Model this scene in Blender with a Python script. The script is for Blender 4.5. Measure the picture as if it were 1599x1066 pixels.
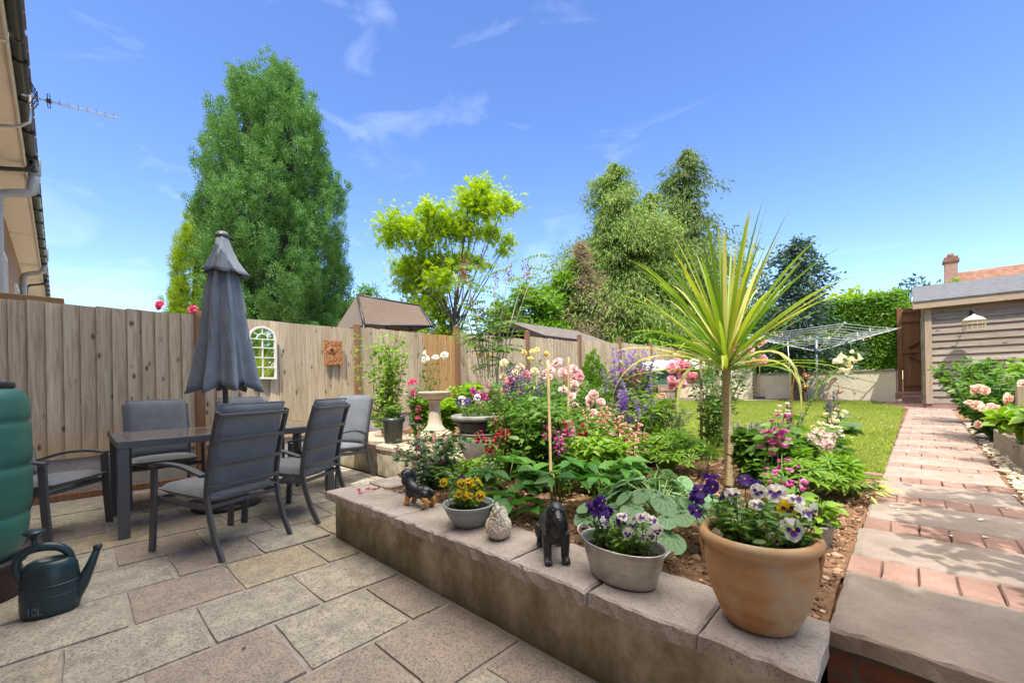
import bpy, bmesh, math, random
import numpy as np
from math import radians, sin, cos, pi
from mathutils import Vector, Matrix, noise as mnoise
for o in list(bpy.data.objects): bpy.data.objects.remove(o)
S = bpy.context.scene
COL = S.collection
random.seed(5)
# ---------------------------------------------------------------- camera
cd = bpy.data.cameras.new("camera"); cam = bpy.data.objects.new("camera", cd); COL.objects.link(cam)
cd.sensor_width = 36.0; cd.sensor_fit = 'HORIZONTAL'; cd.lens = 36.0*646/1599
cd.shift_y = 68.0/1599; cd.clip_start = 0.05; cd.clip_end = 2000
cam.location = (0, 0, 1.12)
cam.rotation_euler = (Matrix.Rotation(radians(43.4), 3, 'Z') @ Matrix.Rotation(radians(90), 3, 'X') @ Matrix.Rotation(radians(-1.0), 3, 'Z')).to_euler()
S.camera = cam
# ---------------------------------------------------------------- sky, sun, exposure
SUN_D = Vector((-0.33, 0.475, -1.0)).normalized()        # the way the light travels
elev = math.asin(-SUN_D.z); az = math.atan2(-SUN_D.x, -SUN_D.y)
W = bpy.data.worlds.new("World"); S.world = W; W.use_nodes = True
nt = W.node_tree; nt.nodes.clear()
wo = nt.nodes.new('ShaderNodeOutputWorld'); bg = nt.nodes.new('ShaderNodeBackground')
sky = nt.nodes.new('ShaderNodeTexSky'); sky.sky_type = 'NISHITA'; sky.sun_disc = False
sky.sun_elevation = elev; sky.sun_rotation = az; sky.altitude = 50; sky.air_density = 1.0; sky.dust_density = 0.3; sky.ozone_density = 2.5
tc = nt.nodes.new('ShaderNodeTexCoord'); mp = nt.nodes.new('ShaderNodeMapping')
mp.inputs['Rotation'].default_value = (0, 0.25, radians(-75)); mp.inputs['Location'].default_value = (3.1, .4, 1.7); mp.inputs['Scale'].default_value = (1.2, 4.5, 9.0)
nz = nt.nodes.new('ShaderNodeTexNoise'); nz.inputs['Scale'].default_value = 1.15; nz.inputs['Detail'].default_value = 8; nz.inputs['Roughness'].default_value = .55; nz.inputs['Distortion'].default_value = .6
cr = nt.nodes.new('ShaderNodeValToRGB'); cr.color_ramp.elements[0].position = .56; cr.color_ramp.elements[0].color = (0, 0, 0, 1)
cr.color_ramp.elements[1].position = .85; cr.color_ramp.elements[1].color = (.20, .20, .20, 1)
mx = nt.nodes.new('ShaderNodeMix'); mx.data_type = 'RGBA'; mx.inputs[7].default_value = (6.5, 7.4, 8.6, 1)
hs = nt.nodes.new('ShaderNodeHueSaturation'); hs.inputs['Saturation'].default_value = 1.16; hs.inputs['Hue'].default_value = .513
L = nt.links.new
L(tc.outputs['Generated'], mp.inputs[0]); L(mp.outputs[0], nz.inputs[0]); L(nz.outputs['Fac'], cr.inputs[0])
L(sky.outputs[0], hs.inputs['Color']); L(hs.outputs[0], mx.inputs[6]); L(cr.outputs[0], mx.inputs[0])
# broken bright cloud added overhead, above the view, to lift the shade
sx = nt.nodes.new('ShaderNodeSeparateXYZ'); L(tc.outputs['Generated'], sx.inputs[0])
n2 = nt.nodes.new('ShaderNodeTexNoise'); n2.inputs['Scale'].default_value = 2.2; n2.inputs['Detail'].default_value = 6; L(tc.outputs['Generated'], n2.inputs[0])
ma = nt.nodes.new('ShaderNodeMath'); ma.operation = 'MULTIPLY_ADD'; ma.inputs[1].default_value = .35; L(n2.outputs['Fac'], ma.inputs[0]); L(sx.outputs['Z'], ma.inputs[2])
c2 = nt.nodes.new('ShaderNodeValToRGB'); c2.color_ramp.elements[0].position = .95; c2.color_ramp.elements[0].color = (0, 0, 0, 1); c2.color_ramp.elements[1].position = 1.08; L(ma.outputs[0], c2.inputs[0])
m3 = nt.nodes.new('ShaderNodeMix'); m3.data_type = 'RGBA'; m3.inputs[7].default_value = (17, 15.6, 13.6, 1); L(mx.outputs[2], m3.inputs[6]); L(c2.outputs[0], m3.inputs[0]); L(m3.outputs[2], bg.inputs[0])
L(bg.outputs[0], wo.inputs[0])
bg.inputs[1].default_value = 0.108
sd = bpy.data.lights.new("sun", 'SUN'); sd.energy = 2.0; sd.angle = radians(.53); sd.color = (1, .95, .86)
sun = bpy.data.objects.new("sun", sd); COL.objects.link(sun); sun.rotation_euler = SUN_D.to_track_quat('-Z', 'Y').to_euler(); sun.location = (3, -6, 10)
S.view_settings.view_transform = 'Standard'; S.view_settings.look = 'None'; S.view_settings.exposure = 1.58; S.view_settings.gamma = 1
S.cycles.max_bounces = 8; S.cycles.transparent_max_bounces = 8

# ---------------------------------------------------------------- materials
MATS = {}
class N:
    """small node-tree helper"""
    def __init__(s, name, rough=.6, metal=0, spec=.5):
        s.m = bpy.data.materials.new(name); s.m.use_nodes = True; s.t = s.m.node_tree; s.b = s.t.nodes['Principled BSDF']
        s.b.inputs['Roughness'].default_value = rough; s.b.inputs['Metallic'].default_value = metal; s.b.inputs['Specular IOR Level'].default_value = spec
    def n(s, k, **kw):
        x = s.t.nodes.new(k)
        for a, v in kw.items():
            if a[0] == 'i' and a[1:].isdigit(): x.inputs[int(a[1:])].default_value = v
            elif hasattr(x, a): setattr(x, a, v)
            else: x.inputs[a].default_value = v
        return x
    def l(s, a, b): s.t.links.new(a, b)
    def obj(s, scale=(1, 1, 1)):
        t = s.n('ShaderNodeTexCoord'); m = s.n('ShaderNodeMapping'); m.inputs['Scale'].default_value = scale; s.l(t.outputs['Object'], m.inputs[0]); return m.outputs[0]
    def noise(s, scale, detail=6, rough=.55, vec=None, dist=0):
        x = s.n('ShaderNodeTexNoise'); x.inputs['Scale'].default_value = scale; x.inputs['Detail'].default_value = detail; x.inputs['Roughness'].default_value = rough; x.inputs['Distortion'].default_value = dist
        s.l(vec if vec is not None else s.obj(), x.inputs['Vector']); return x.outputs['Fac']
    def ramp(s, fac, stops, interp='LINEAR'):
        r = s.n('ShaderNodeValToRGB'); r.color_ramp.interpolation = interp; e = r.color_ramp.elements
        while len(e) < len(stops): e.new(.5)
        for q, (p, c) in zip(e, stops):
            q.position = p; q.color = (c, c, c, 1) if isinstance(c, (int, float)) else (*c, 1)
        s.l(fac, r.inputs[0]); return r.outputs[0]
    def mix(s, f, a, b, mode='MIX'):
        x = s.n('ShaderNodeMix', data_type='RGBA', blend_type=mode)
        for sock, v in ((x.inputs[0], f), (x.inputs[6], a), (x.inputs[7], b)):
            if hasattr(v, 'is_output'): s.l(v, sock)
            elif isinstance(v, (int, float)): sock.default_value = v
            else: sock.default_value = (*v, 1)
        return x.outputs[2]
    def isl(s): return s.n('ShaderNodeNewGeometry').outputs['Random Per Island']
    def col(s, c): 
        if hasattr(c, 'is_output'): s.l(c, s.b.inputs['Base Color'])
        else: s.b.inputs['Base Color'].default_value = (*c, 1)
    def bump(s, h, strength=.3, dist=.01):
        b = s.n('ShaderNodeBump'); b.inputs['Strength'].default_value = strength; b.inputs['Distance'].default_value = dist
        s.l(h, b.inputs['Height']); s.l(b.outputs[0], s.b.inputs['Normal'])
def leafmat(name, cols, trans=.35, rough=.45, spec=.35, hue_noise=True):
    if name in MATS: return MATS[name]
    k = N(name, rough, 0, spec); n = len(cols)
    c = k.ramp(k.isl(), [((i+.0)/(max(1, n-1)), q) for i, q in enumerate(cols)])
    if hue_noise:
        f = k.noise(1.3, 4); c = k.mix(k.ramp(f, [(.38, 0.0), (.64, .5)]), c, cols[-1])
    k.col(c)
    if trans > 0:
        tr = k.n('ShaderNodeBsdfTranslucent'); ms = k.n('ShaderNodeMixShader'); ms.inputs[0].default_value = trans
        hs = k.n('ShaderNodeHueSaturation'); hs.inputs['Value'].default_value = 1.5; hs.inputs['Saturation'].default_value = 1.1
        k.l(c, hs.inputs['Color']); k.l(hs.outputs[0], tr.inputs['Color'])
        out = k.t.nodes['Material Output']; k.l(k.b.outputs[0], ms.inputs[1]); k.l(tr.outputs[0], ms.inputs[2]); k.l(ms.outputs[0], out.inputs[0])
    MATS[name] = k.m; return k.m
def plain(name, c, rough=.6, metal=0, spec=.5, var=.12, scale=14, bump=0, bs=60):
    """solid coloured thing with a little mottling and grain"""
    if name in MATS: return MATS[name]
    k = N(name, rough, metal, spec); a = tuple(x*(1-var) for x in c); b = tuple(min(1, x*(1+var)) for x in c)
    k.col(k.ramp(k.noise(scale), [(.3, a), (.7, b)]))
    if bump: k.bump(k.noise(bs, 4), bump, .004)
    MATS[name] = k.m; return k.m
def woodmat(name, cols, axis='Z', rough=.85, scale=1.0, knots=True, stain=None):
    if name in MATS: return MATS[name]
    k = N(name, rough, 0, .2); sc = {'Z': (34, 34, 1.6), 'X': (1.6, 34, 34), 'Y': (34, 1.6, 34)}[axis]
    r = k.isl(); t = k.n('ShaderNodeTexCoord'); va = k.n('ShaderNodeVectorMath', operation='MULTIPLY_ADD')
    cb = k.n('ShaderNodeCombineXYZ'); mu = k.n('ShaderNodeMath', operation='MULTIPLY'); mu.inputs[1].default_value = 37.0
    k.l(r, mu.inputs[0])
    for i in range(3): k.l(mu.outputs[0], cb.inputs[i])
    va.inputs[1].default_value = sc; k.l(t.outputs['Object'], va.inputs[0]); k.l(cb.outputs[0], va.inputs[2])
    g = k.noise(1.0*scale, 6, .6, va.outputs[0], 1.5)
    c = k.ramp(g, [(.25, cols[0]), (.5, cols[1]), (.75, cols[2])])
    br = k.ramp(r, [(0, .72), (.3, 1.02), (.6, .86), (1, 1.16)])
    c = k.mix(1.0, c, br, 'MULTIPLY')
    if stain is not None:                                 # warm, less weathered wood low down and in blotches
        sx = k.n('ShaderNodeSeparateXYZ'); k.l(t.outputs['Object'], sx.inputs[0])
        w = k.n('ShaderNodeMath', operation='MULTIPLY_ADD'); w.inputs[1].default_value = .45; k.l(k.noise(2.2, 3, .5, va.outputs[0]), w.inputs[0]); k.l(sx.outputs['Z'], w.inputs[2])
        c = k.mix(k.ramp(w.outputs[0], [(.55, .75), (1.35, 0.05)]), c, stain)
    if knots:
        vo = k.n('ShaderNodeTexVoronoi', feature='F1'); vo.inputs['Scale'].default_value = 1.0
        va2 = k.n('ShaderNodeVectorMath', operation='MULTIPLY_ADD'); va2.inputs[1].default_value = {'Z': (9, 9, 4), 'X': (4, 9, 9), 'Y': (9, 4, 9)}[axis]
        k.l(t.outputs['Object'], va2.inputs[0]); k.l(cb.outputs[0], va2.inputs[2]); k.l(va2.outputs[0], vo.inputs['Vector'])
        c = k.mix(k.ramp(vo.outputs['Distance'], [(.07, .9), (.19, 0)]), c, tuple(x*.25 for x in cols[0]))
    k.col(c); k.bump(g, .35, .004); MATS[name] = k.m; return k.m

def flagmat():
    k = N('flagstone', .9, 0, .25); r = k.isl()
    base = k.ramp(r, [(0, (.44, .38, .275)), (.2, (.455, .375, .24)), (.32, (.43, .39, .315)), (.58, (.45, .40, .32)), (.80, (.35, .275, .225)), (.93, (.37, .29, .235))], 'CONSTANT')
    blot = k.noise(9, 8, .7); c = k.mix(k.ramp(blot, [(.40, .0), (.62, .72)]), base, (.20, .19, .165))
    pit = k.noise(85, 8, .72); pit2 = k.noise(190, 5, .7)
    c = k.mix(k.ramp(pit, [(.42, .72), (.51, 0)]), c, (.11, .10, .088))
    c = k.mix(k.ramp(pit2, [(.52, 0), (.66, .6)]), c, (.54, .50, .43))
    k.col(c); mm = k.n('ShaderNodeMath', operation='ADD'); k.l(pit, mm.inputs[0]); k.l(blot, mm.inputs[1]); k.bump(mm.outputs[0], .5, .006); return k.m
def stonemat(name, c0, c1, c2, lich=(.35, .30, .12), s=1.0, rough=.9, pit=.6, lf=.55):
    k = N(name, rough, 0, .25); r = k.isl()
    c = k.ramp(k.noise(6*s, 6), [(.3, c0), (.5, c1), (.7, c2)])
    c = k.mix(1.0, c, k.ramp(r, [(0, .88), (1, 1.1)]), 'MULTIPLY')
    c = k.mix(k.ramp(k.noise(2.6*s, 6, .7), [(.60, 0), (.75, lf)]), c, lich)
    sp = k.noise(110*s, 9, .75); c = k.mix(k.ramp(sp, [(.36, pit), (.48, 0)]), c, tuple(x*.42 for x in c0)); c = k.mix(k.ramp(k.noise(30*s, 8, .75), [(.5, 0), (.72, .4)]), c, tuple(x*.72 for x in c0))
    k.col(c); mm = k.n('ShaderNodeMath', operation='ADD'); k.l(sp, mm.inputs[0]); k.l(k.noise(18*s, 6), mm.inputs[1]); k.bump(mm.outputs[0], .6, .008); return k.m
def rendermat():
    k = N('damp_render', .95, 0, .15)
    c = k.ramp(k.noise(4.5, 10, .7), [(.36, (.27, .235, .17)), (.5, (.44, .395, .305)), (.62, (.62, .57, .465))])
    t = k.n('ShaderNodeTexCoord'); sx = k.n('ShaderNodeSeparateXYZ'); k.l(t.outputs['Object'], sx.inputs[0])
    w = k.n('ShaderNodeMath', operation='MULTIPLY_ADD'); w.inputs[1].default_value = .6; k.l(k.noise(2.5, 9, .7, k.obj((2.5, 2.5, .8))), w.inputs[0]); k.l(sx.outputs['Z'], w.inputs[2])
    c = k.mix(k.ramp(w.outputs[0], [(.28, .85), (.58, 0)]), c, (.12, .11, .05))      # algae rising from the paving
    k.col(c); k.bump(k.noise(40, 6, .65), .5, .006); return k.m
def brickmat(name, ca, cb_, cm, sx=1, rough=.9):
    k = N(name, rough, 0, .2); b = k.n('ShaderNodeTexBrick'); b.inputs['Color1'].default_value = (*ca, 1); b.inputs['Color2'].default_value = (*cb_, 1); b.inputs['Mortar'].default_value = (*cm, 1)
    b.inputs['Scale'].default_value = 1; b.inputs['Brick Width'].default_value = .225; b.inputs['Row Height'].default_value = .075; b.inputs['Mortar Size'].default_value = .009; b.inputs['Bias'].default_value = -.1
    t = k.n('ShaderNodeTexCoord'); m = k.n('ShaderNodeMapping'); m.inputs['Rotation'].default_value = (radians(90), 0, 0); k.l(t.outputs['Object'], m.inputs[0]); k.l(m.outputs[0], b.inputs['Vector'])
    c = k.mix(k.ramp(k.noise(25, 5), [(.3, .0), (.7, .5)]), b.outputs['Color'], tuple(x*.5 for x in ca)); k.col(c)
    inv = k.n('ShaderNodeMath', operation='SUBTRACT'); inv.inputs[0].default_value = 1; k.l(b.outputs['Fac'], inv.inputs[1]); k.bump(inv.outputs[0], .6, .008); return k.m
def potmat():
    k = N('terracotta', .8, 0, .3); n1 = k.noise(1.0, 5, .55, k.obj((2.5, 2.5, 22))); n2 = k.noise(7, 6, .6)
    c = k.ramp(n1, [(.3, (.40, .20, .085)), (.5, (.50, .28, .13)), (.7, (.56, .34, .17))])
    c = k.mix(k.ramp(n2, [(.46, 0), (.66, .75)]), c, (.47, .40, .27)); k.col(c); k.bump(n1, .25, .005); return k.m
def soilmat():
    k = N('soil', .97, 0, .1); c = k.ramp(k.noise(28, 8, .7), [(.25, (.085, .048, .03)), (.5, (.25, .145, .088)), (.75, (.40, .25, .155))])
    k.col(c); k.bump(k.noise(60, 8, .7), .9, .02); return k.m
def turfmat():
    k = N('turf', .95, 0, .1); t = k.obj((1, .35, 1))
    c = k.ramp(k.noise(3, 5, .6, t), [(.3, (.12, .17, .018)), (.5, (.19, .24, .03)), (.7, (.28, .30, .055))]); k.col(c); k.bump(k.noise(150, 3), .6, .01); return k.m
def fabricmat(name, c):
    k = N(name, .95, 0, .15); w = k.n('ShaderNodeTexWave', wave_type='BANDS', bands_direction='X'); w.inputs['Scale'].default_value = 260; w2 = k.n('ShaderNodeTexWave', wave_type='BANDS', bands_direction='Z'); w2.inputs['Scale'].default_value = 260
    k.l(k.obj(), w.inputs[0]); k.l(k.obj(), w2.inputs[0]); a = k.n('ShaderNodeMath', operation='ADD'); k.l(w.outputs['Fac'], a.inputs[0]); k.l(w2.outputs['Fac'], a.inputs[1])
    k.col(k.ramp(k.noise(9, 5), [(.3, tuple(x*.85 for x in c)), (.7, tuple(x*1.12 for x in c))]))
    n = k.noise(500, 2); ad = k.n('ShaderNodeMath', operation='ADD'); k.l(a.outputs[0], ad.inputs[0]); k.l(n, ad.inputs[1]); k.bump(ad.outputs[0], .15, .001)
    k.b.inputs['Sheen Weight'].default_value = .25; return k.m

M = {}
M['flag'] = flagmat()
M['mortar'] = stonemat('mortar', (.27, .245, .20), (.37, .335, .285), (.44, .41, .36), s=2, lich=(.13, .125, .055), lf=.85)
M['coping'] = stonemat('coping_stone', (.33, .285, .25), (.42, .365, .325), (.51, .455, .41), lich=(.34, .32, .20), pit=.85)
M['slab'] = stonemat('path_slab', (.235, .19, .158), (.29, .235, .195), (.345, .285, .245), lich=(.37, .27, .20), pit=.3)
M['pbrick'] = stonemat('path_brick', (.25, .15, .118), (.31, .19, .15), (.37, .235, .19), lich=(.32, .23, .18), pit=.3)
M['paving'] = stonemat('terrace_paving', (.42, .33, .25), (.50, .40, .30), (.55, .46, .36))
M['render'] = rendermat()
M['brick'] = brickmat('riser_brick', (.15, .06, .038), (.20, .09, .055), (.12, .105, .085))
M['hbrick'] = brickmat('house_brick', (.42, .20, .13), (.50, .27, .18), (.45, .42, .37))
M['terra'] = potmat(); M['soil'] = soilmat(); M['turf'] = turfmat()
M['compost'] = plain('compost', (.035, .024, .018), .98, var=.5, scale=60, bump=.9, bs=120)
M['fence'] = woodmat('fence_board', [(.31, .235, .145), (.52, .42, .29), (.68, .595, .455)], 'Z', stain=(.56, .375, .17))
M['fencepost'] = woodmat('fence_post', [(.17, .085, .045), (.24, .125, .07), (.31, .175, .105)], 'Z', knots=False)
M['gboard'] = stonemat('gravel_board', (.36, .335, .30), (.45, .425, .39), (.53, .51, .47), lich=(.28, .24, .18), s=.8)
M['cladding'] = woodmat('weathered_cladding', [(.20, .16, .12), (.32, .27, .215), (.45, .39, .32)], 'X')
M['shedtrim'] = woodmat('shed_trim', [(.28, .21, .14), (.38, .29, .20), (.46, .37, .27)], 'Z', knots=False)
M['shedtrimx'] = woodmat('shed_fascia', [(.28, .21, .14), (.38, .29, .20), (.46, .37, .27)], 'X')
M['gate'] = woodmat('gate_wood', [(.15, .06, .03), (.21, .095, .05), (.27, .135, .075)], 'Z', knots=False)
M['boxwood'] = woodmat('planter_timber', [(.22, .17, .12), (.32, .26, .19), (.42, .35, .27)], 'Y')
M['felt'] = plain('roof_felt', (.105, .108, .115), .95, var=.25, scale=9, bump=.5, bs=250)
M['felt2'] = plain('brown_felt', (.13, .11, .095), .95, var=.25, scale=6, bump=.4, bs=200)
M['darkwood'] = plain('dark_timber', (.035, .022, .018), .8, var=.3)
M['tile'] = plain('roof_tile', (.22, .105, .065), .9, var=.35, scale=5, bump=.4, bs=40)
M['frame'] = plain('anthracite_metal', (.075, .08, .09), .42, 0, .5, var=.08, scale=30)
M['frame_lit'] = M['frame']
M['glasstop'] = None
k = N('table_glass', .12, 0, .6); k.col(k.ramp(k.noise(4, 4, .5, k.obj((1, 6, 1))), [(.3, (.17, .135, .10)), (.7, (.25, .205, .155))])); M['glasstop'] = k.m
M['cushion'] = fabricmat('grey_cushion', (.145, .16, .18))
M['cushion2'] = M['cushion']
M['canvas'] = fabricmat('parasol_canvas', (.165, .195, .23))
M['butt'] = plain('green_plastic', (.04, .15, .11), .38, 0, .5, var=.2, scale=3, bump=.1, bs=200)
M['can'] = plain('dark_green_plastic', (.014, .036, .043), .33, 0, .5, var=.15, scale=6, bump=.08, bs=250)
M['blackplastic'] = plain('black_plastic', (.02, .02, .022), .45, var=.1)
M['white'] = plain('white_plastic', (.74, .74, .72), .5, var=.04)
M['whitepaint'] = plain('white_paint', (.78, .75, .68), .55, var=.05)
M['soffit'] = plain('cream_soffit', (.90, .87, .78), .6, var=.04)
M['greypipe'] = plain('grey_pipe', (.42, .43, .44), .45, var=.08)
M['gutter'] = plain('black_gutter', (.02, .02, .024), .4, var=.1)
M['alu'] = plain('bare_aluminium', (.55, .56, .58), .35, .8, var=.08)
M['galv'] = None
k = N('galvanised_steel', .42, .75, .5); k.col(k.ramp(k.noise(9, 6, .65), [(.3, (.30, .285, .26)), (.55, (.46, .44, .41)), (.75, (.60, .58, .55))])); k.bump(k.noise(20, 4), .12, .003); M['galv'] = k.m
M['greybowl'] = plain('grey_plastic', (.27, .31, .31), .42, var=.06)
M['cement'] = stonemat('cast_stone', (.48, .40, .28), (.58, .50, .37), (.66, .58, .45), lich=(.30, .28, .15), s=2)
M['henstone'] = stonemat('cream_stone', (.60, .54, .43), (.72, .66, .55), (.80, .75, .65), lich=(.45, .36, .26), s=3)
M['urngrey'] = stonemat('grey_urn', (.20, .195, .18), (.27, .26, .245), (.34, .33, .31), lich=(.30, .26, .18), s=1.5)
M['urnblack'] = plain('black_bowl', (.05, .05, .055), .5, var=.1)
M['dogblack'] = plain('black_resin', (.022, .024, .028), .33, var=.25, scale=40, bump=.25, bs=90)
M['dogtan'] = plain('tan_paint', (.46, .235, .05), .5, var=.2, scale=30)
M['eye'] = plain('eye_gloss', (.006, .005, .005), .08)
M['nose'] = plain('nose_black', (.008, .008, .008), .25)
M['stem'] = leafmat('green_stem', [(.11, .17, .04), (.16, .22, .06)], 0)
M['twig'] = plain('woody_stem', (.17, .125, .075), .9, var=.3, bump=.4)
M['palestem'] = plain('pale_stem', (.46, .40, .27), .85, var=.15, bump=.3)
M['bark'] = plain('tree_bark', (.12, .09, .065), .95, var=.35, scale=10, bump=.8, bs=30)
M['bamboo'] = plain('bamboo_cane', (.55, .40, .19), .6, var=.2)
M['creamwall'] = stonemat('cream_wall', (.74, .66, .50), (.80, .72, .56), (.84, .77, .62), lich=(.64, .55, .40), s=.6, pit=.1, lf=.3)
M['creamstore'] = plain('cream_plastic', (.62, .58, .42), .6, var=.06)
M['copper'] = plain('copper_metal', (.42, .17, .07), .4, .6, var=.3)
M['peblight'] = None
k = N('pebble', .8, 0, .3); k.col(k.ramp(k.isl(), [(0, (.32, .25, .17)), (.4, (.52, .42, .28)), (.7, (.62, .55, .42)), (1, (.30, .28, .26))])); M['peb'] = k.m
k = N('clod', .98, 0, .1); k.col(k.ramp(k.isl(), [(0, (.08, .046, .03)), (.5, (.24, .14, .085)), (.92, (.40, .255, .165)), (1, (.60, .48, .36))])); M['clod'] = k.m

# ---------------------------------------------------------------- mesh building
class MB:
    def __init__(s): s.ch = []; s.n = 0
    def add(s, V, F, mi=0, sm=False):
        """V (n,3); F list of index lists"""
        V = np.asarray(V, dtype=np.float64).reshape(-1, 3)
        by = {}
        for f in F: by.setdefault(len(f), []).append(f)
        first = True
        for k, fs in by.items():
            s.ch.append((V if first else None, np.asarray(fs, dtype=np.int64)+s.n, mi, sm)); first = False
        s.n += len(V); return s
    def box(s, c, d, R=None, mi=0):
        h = np.array(d)/2; V = np.array([[x, y, z] for x in (-1, 1) for y in (-1, 1) for z in (-1, 1)])*h
        if R is not None: V = V @ np.array(R).T
        return s.add(V+np.array(c), [[0, 1, 3, 2], [4, 6, 7, 5], [0, 4, 5, 1], [2, 3, 7, 6], [0, 2, 6, 4], [1, 5, 7, 3]], mi)
    def bar(s, a, b, w, t, up=(0, 0, 1), mi=0):
        a = np.array(a, float); b = np.array(b, float); d = b-a; l = np.linalg.norm(d); d /= l; u = np.array(up, float)
        if abs(d@u) > .98: u = np.array((0, 1., 0))
        x = np.cross(u, d); x /= np.linalg.norm(x); z = np.cross(d, x)
        return s.box((a+b)/2, (l, w, t), np.stack([d, x, z], 1), mi)
    def sweep(s, pts, prof, up=(0, 0, 1), mi=0, sm=False, cap=True):
        """sweep a closed 2-D profile (list of (side, up)) along pts"""
        P = np.array(pts, float); n = len(P); k = len(prof); V = []
        T = np.gradient(P, axis=0); u = np.array(up, float)
        for i in range(n):
            d = T[i]/np.linalg.norm(T[i]); x = np.cross(u, d); x /= (np.linalg.norm(x)+1e-9); z = np.cross(d, x)
            V += [P[i]+x*a+z*b for a, b in prof]
        F = [[i*k+j, i*k+(j+1) % k, (i+1)*k+(j+1) % k, (i+1)*k+j] for i in range(n-1) for j in range(k)]
        s.add(V, F, mi, sm)
        if cap:
            s.add([V[j] for j in range(k)], [list(range(k))[::-1]], mi); s.add([V[(n-1)*k+j] for j in range(k)], [list(range(k))], mi)
        return s
    def tube(s, pts, r, n=7, mi=0, sm=True, cap=True):
        P = np.array(pts, float); m = len(P); r = np.broadcast_to(np.asarray(r, float), (m,))
        T = np.gradient(P, axis=0); T /= (np.linalg.norm(T, axis=1, keepdims=True)+1e-9)
        u = np.array((0, 0, 1.)) if abs(T[0][2]) < .9 else np.array((1., 0, 0)); V = []
        for i in range(m):
            x = np.cross(u, T[i]); x /= (np.linalg.norm(x)+1e-9); y = np.cross(T[i], x); u = y if i == 0 else u
            u = np.cross(T[i], np.cross(u, T[i])); u /= (np.linalg.norm(u)+1e-9); x = np.cross(u, T[i]); x /= (np.linalg.norm(x)+1e-9)
            V += [P[i]+r[i]*(x*cos(a)+u*sin(a)) for a in [2*pi*j/n for j in range(n)]]
        F = [[i*n+j, i*n+(j+1) % n, (i+1)*n+(j+1) % n, (i+1)*n+j] for i in range(m-1) for j in range(n)]
        if cap: F += [list(range(n))[::-1], [(m-1)*n+j for j in range(n)]]
        return s.add(V, F, mi, sm)
    def lathe(s, prof, c=(0, 0, 0), n=28, sx=1, sy=1, mi=0, sm=True, a0=0, wob=None, rot=0):
        V = []; m = len(prof)
        for i, (r, z) in enumerate(prof):
            for j in range(n):
                a = 2*pi*j/n+rot; q = r*(wob(a, z) if wob else 1); V.append((c[0]+q*cos(a)*sx, c[1]+q*sin(a)*sy, c[2]+z))
        F = [[i*n+j, i*n+(j+1) % n, (i+1)*n+(j+1) % n, (i+1)*n+j] for i in range(m-1) for j in range(n)]
        if prof[0][0] > 1e-4: F.append(list(range(n))[::-1])
        if prof[-1][0] > 1e-4: F.append([(m-1)*n+j for j in range(n)])
        return s.add(V, F, mi, sm)
    def ell(s, c, r, R=None, n=14, m=9, mi=0, sm=True):
        V = []
        for i in range(m+1):
            t = pi*i/m
            for j in range(n): V.append((sin(t)*cos(2*pi*j/n)*r[0], sin(t)*sin(2*pi*j/n)*r[1], -cos(t)*r[2]))
        V = np.array(V)
        if R is not None: V = V @ np.array(R).T
        F = [[i*n+j, i*n+(j+1) % n, (i+1)*n+(j+1) % n, (i+1)*n+j] for i in range(m) for j in range(n)]
        return s.add(V+np.array(c), F, mi, sm)
    def scat(s, T, P, D, U, Sc, mi=0, sm=True):
        """real geometry: one copy of template T per point, x axis along D, z axis near U"""
        tv, tf = np.asarray(T[0], float), T[1]; P = np.asarray(P, float).reshape(-1, 3); n = len(P); k = len(tv)
        if n == 0: return s
        D = np.broadcast_to(np.asarray(D, float), (n, 3)); U = np.broadcast_to(np.asarray(U, float), (n, 3))
        D = D/(np.linalg.norm(D, axis=1, keepdims=True)+1e-9); Y = np.cross(U, D); nn = np.linalg.norm(Y, axis=1, keepdims=True)
        Y = np.where(nn > 1e-3, Y/(nn+1e-9), np.cross(np.array((.3, .9, .31)), D)); Y /= (np.linalg.norm(Y, axis=1, keepdims=True)+1e-9); Z = np.cross(D, Y)
        Sc = np.asarray(Sc, float)
        if Sc.ndim == 0: Sc = np.full((n, 3), float(Sc))
        elif Sc.ndim == 1: Sc = np.repeat(Sc[:, None], 3, 1)
        loc = tv[None]*Sc[:, None, :]
        V = P[:, None]+loc[..., 0:1]*D[:, None]+loc[..., 1:2]*Y[:, None]+loc[..., 2:3]*Z[:, None]
        off = np.arange(n)*k+s.n; by = {}
        for f in tf:
            f, q = (f[0], f[1]) if isinstance(f, tuple) else (f, mi); by.setdefault((len(f), q), []).append(f)
        first = True
        for (kk, q), fs in by.items():
            fa = np.asarray(fs)[None]+off[:, None, None]; s.ch.append((V.reshape(-1, 3) if first else None, fa.reshape(-1, kk), q, sm)); first = False
        s.n += n*k; return s
    def mesh(s, name, mats):
        me = bpy.data.meshes.new(name); V = np.concatenate([c[0] for c in s.ch if c[0] is not None])
        loops = np.concatenate([c[1].ravel() for c in s.ch]); tot = np.concatenate([np.full(len(c[1]), c[1].shape[1]) for c in s.ch])
        mi = np.concatenate([np.full(len(c[1]), c[2]) for c in s.ch]); sm = np.concatenate([np.full(len(c[1]), c[3]) for c in s.ch])
        me.vertices.add(len(V)); me.vertices.foreach_set('co', V.ravel()); me.loops.add(len(loops)); me.loops.foreach_set('vertex_index', loops.astype(np.int32))
        me.polygons.add(len(tot)); st = np.concatenate([[0], np.cumsum(tot)[:-1]]); me.polygons.foreach_set('loop_start', st.astype(np.int32)); me.polygons.foreach_set('loop_total', tot.astype(np.int32))
        me.polygons.foreach_set('material_index', mi.astype(np.int32)); me.polygons.foreach_set('use_smooth', sm.astype(bool))
        for m in (mats if isinstance(mats, (list, tuple)) else [mats]): me.materials.append(m)
        me.update(calc_edges=True); me.validate(); return me
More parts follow.
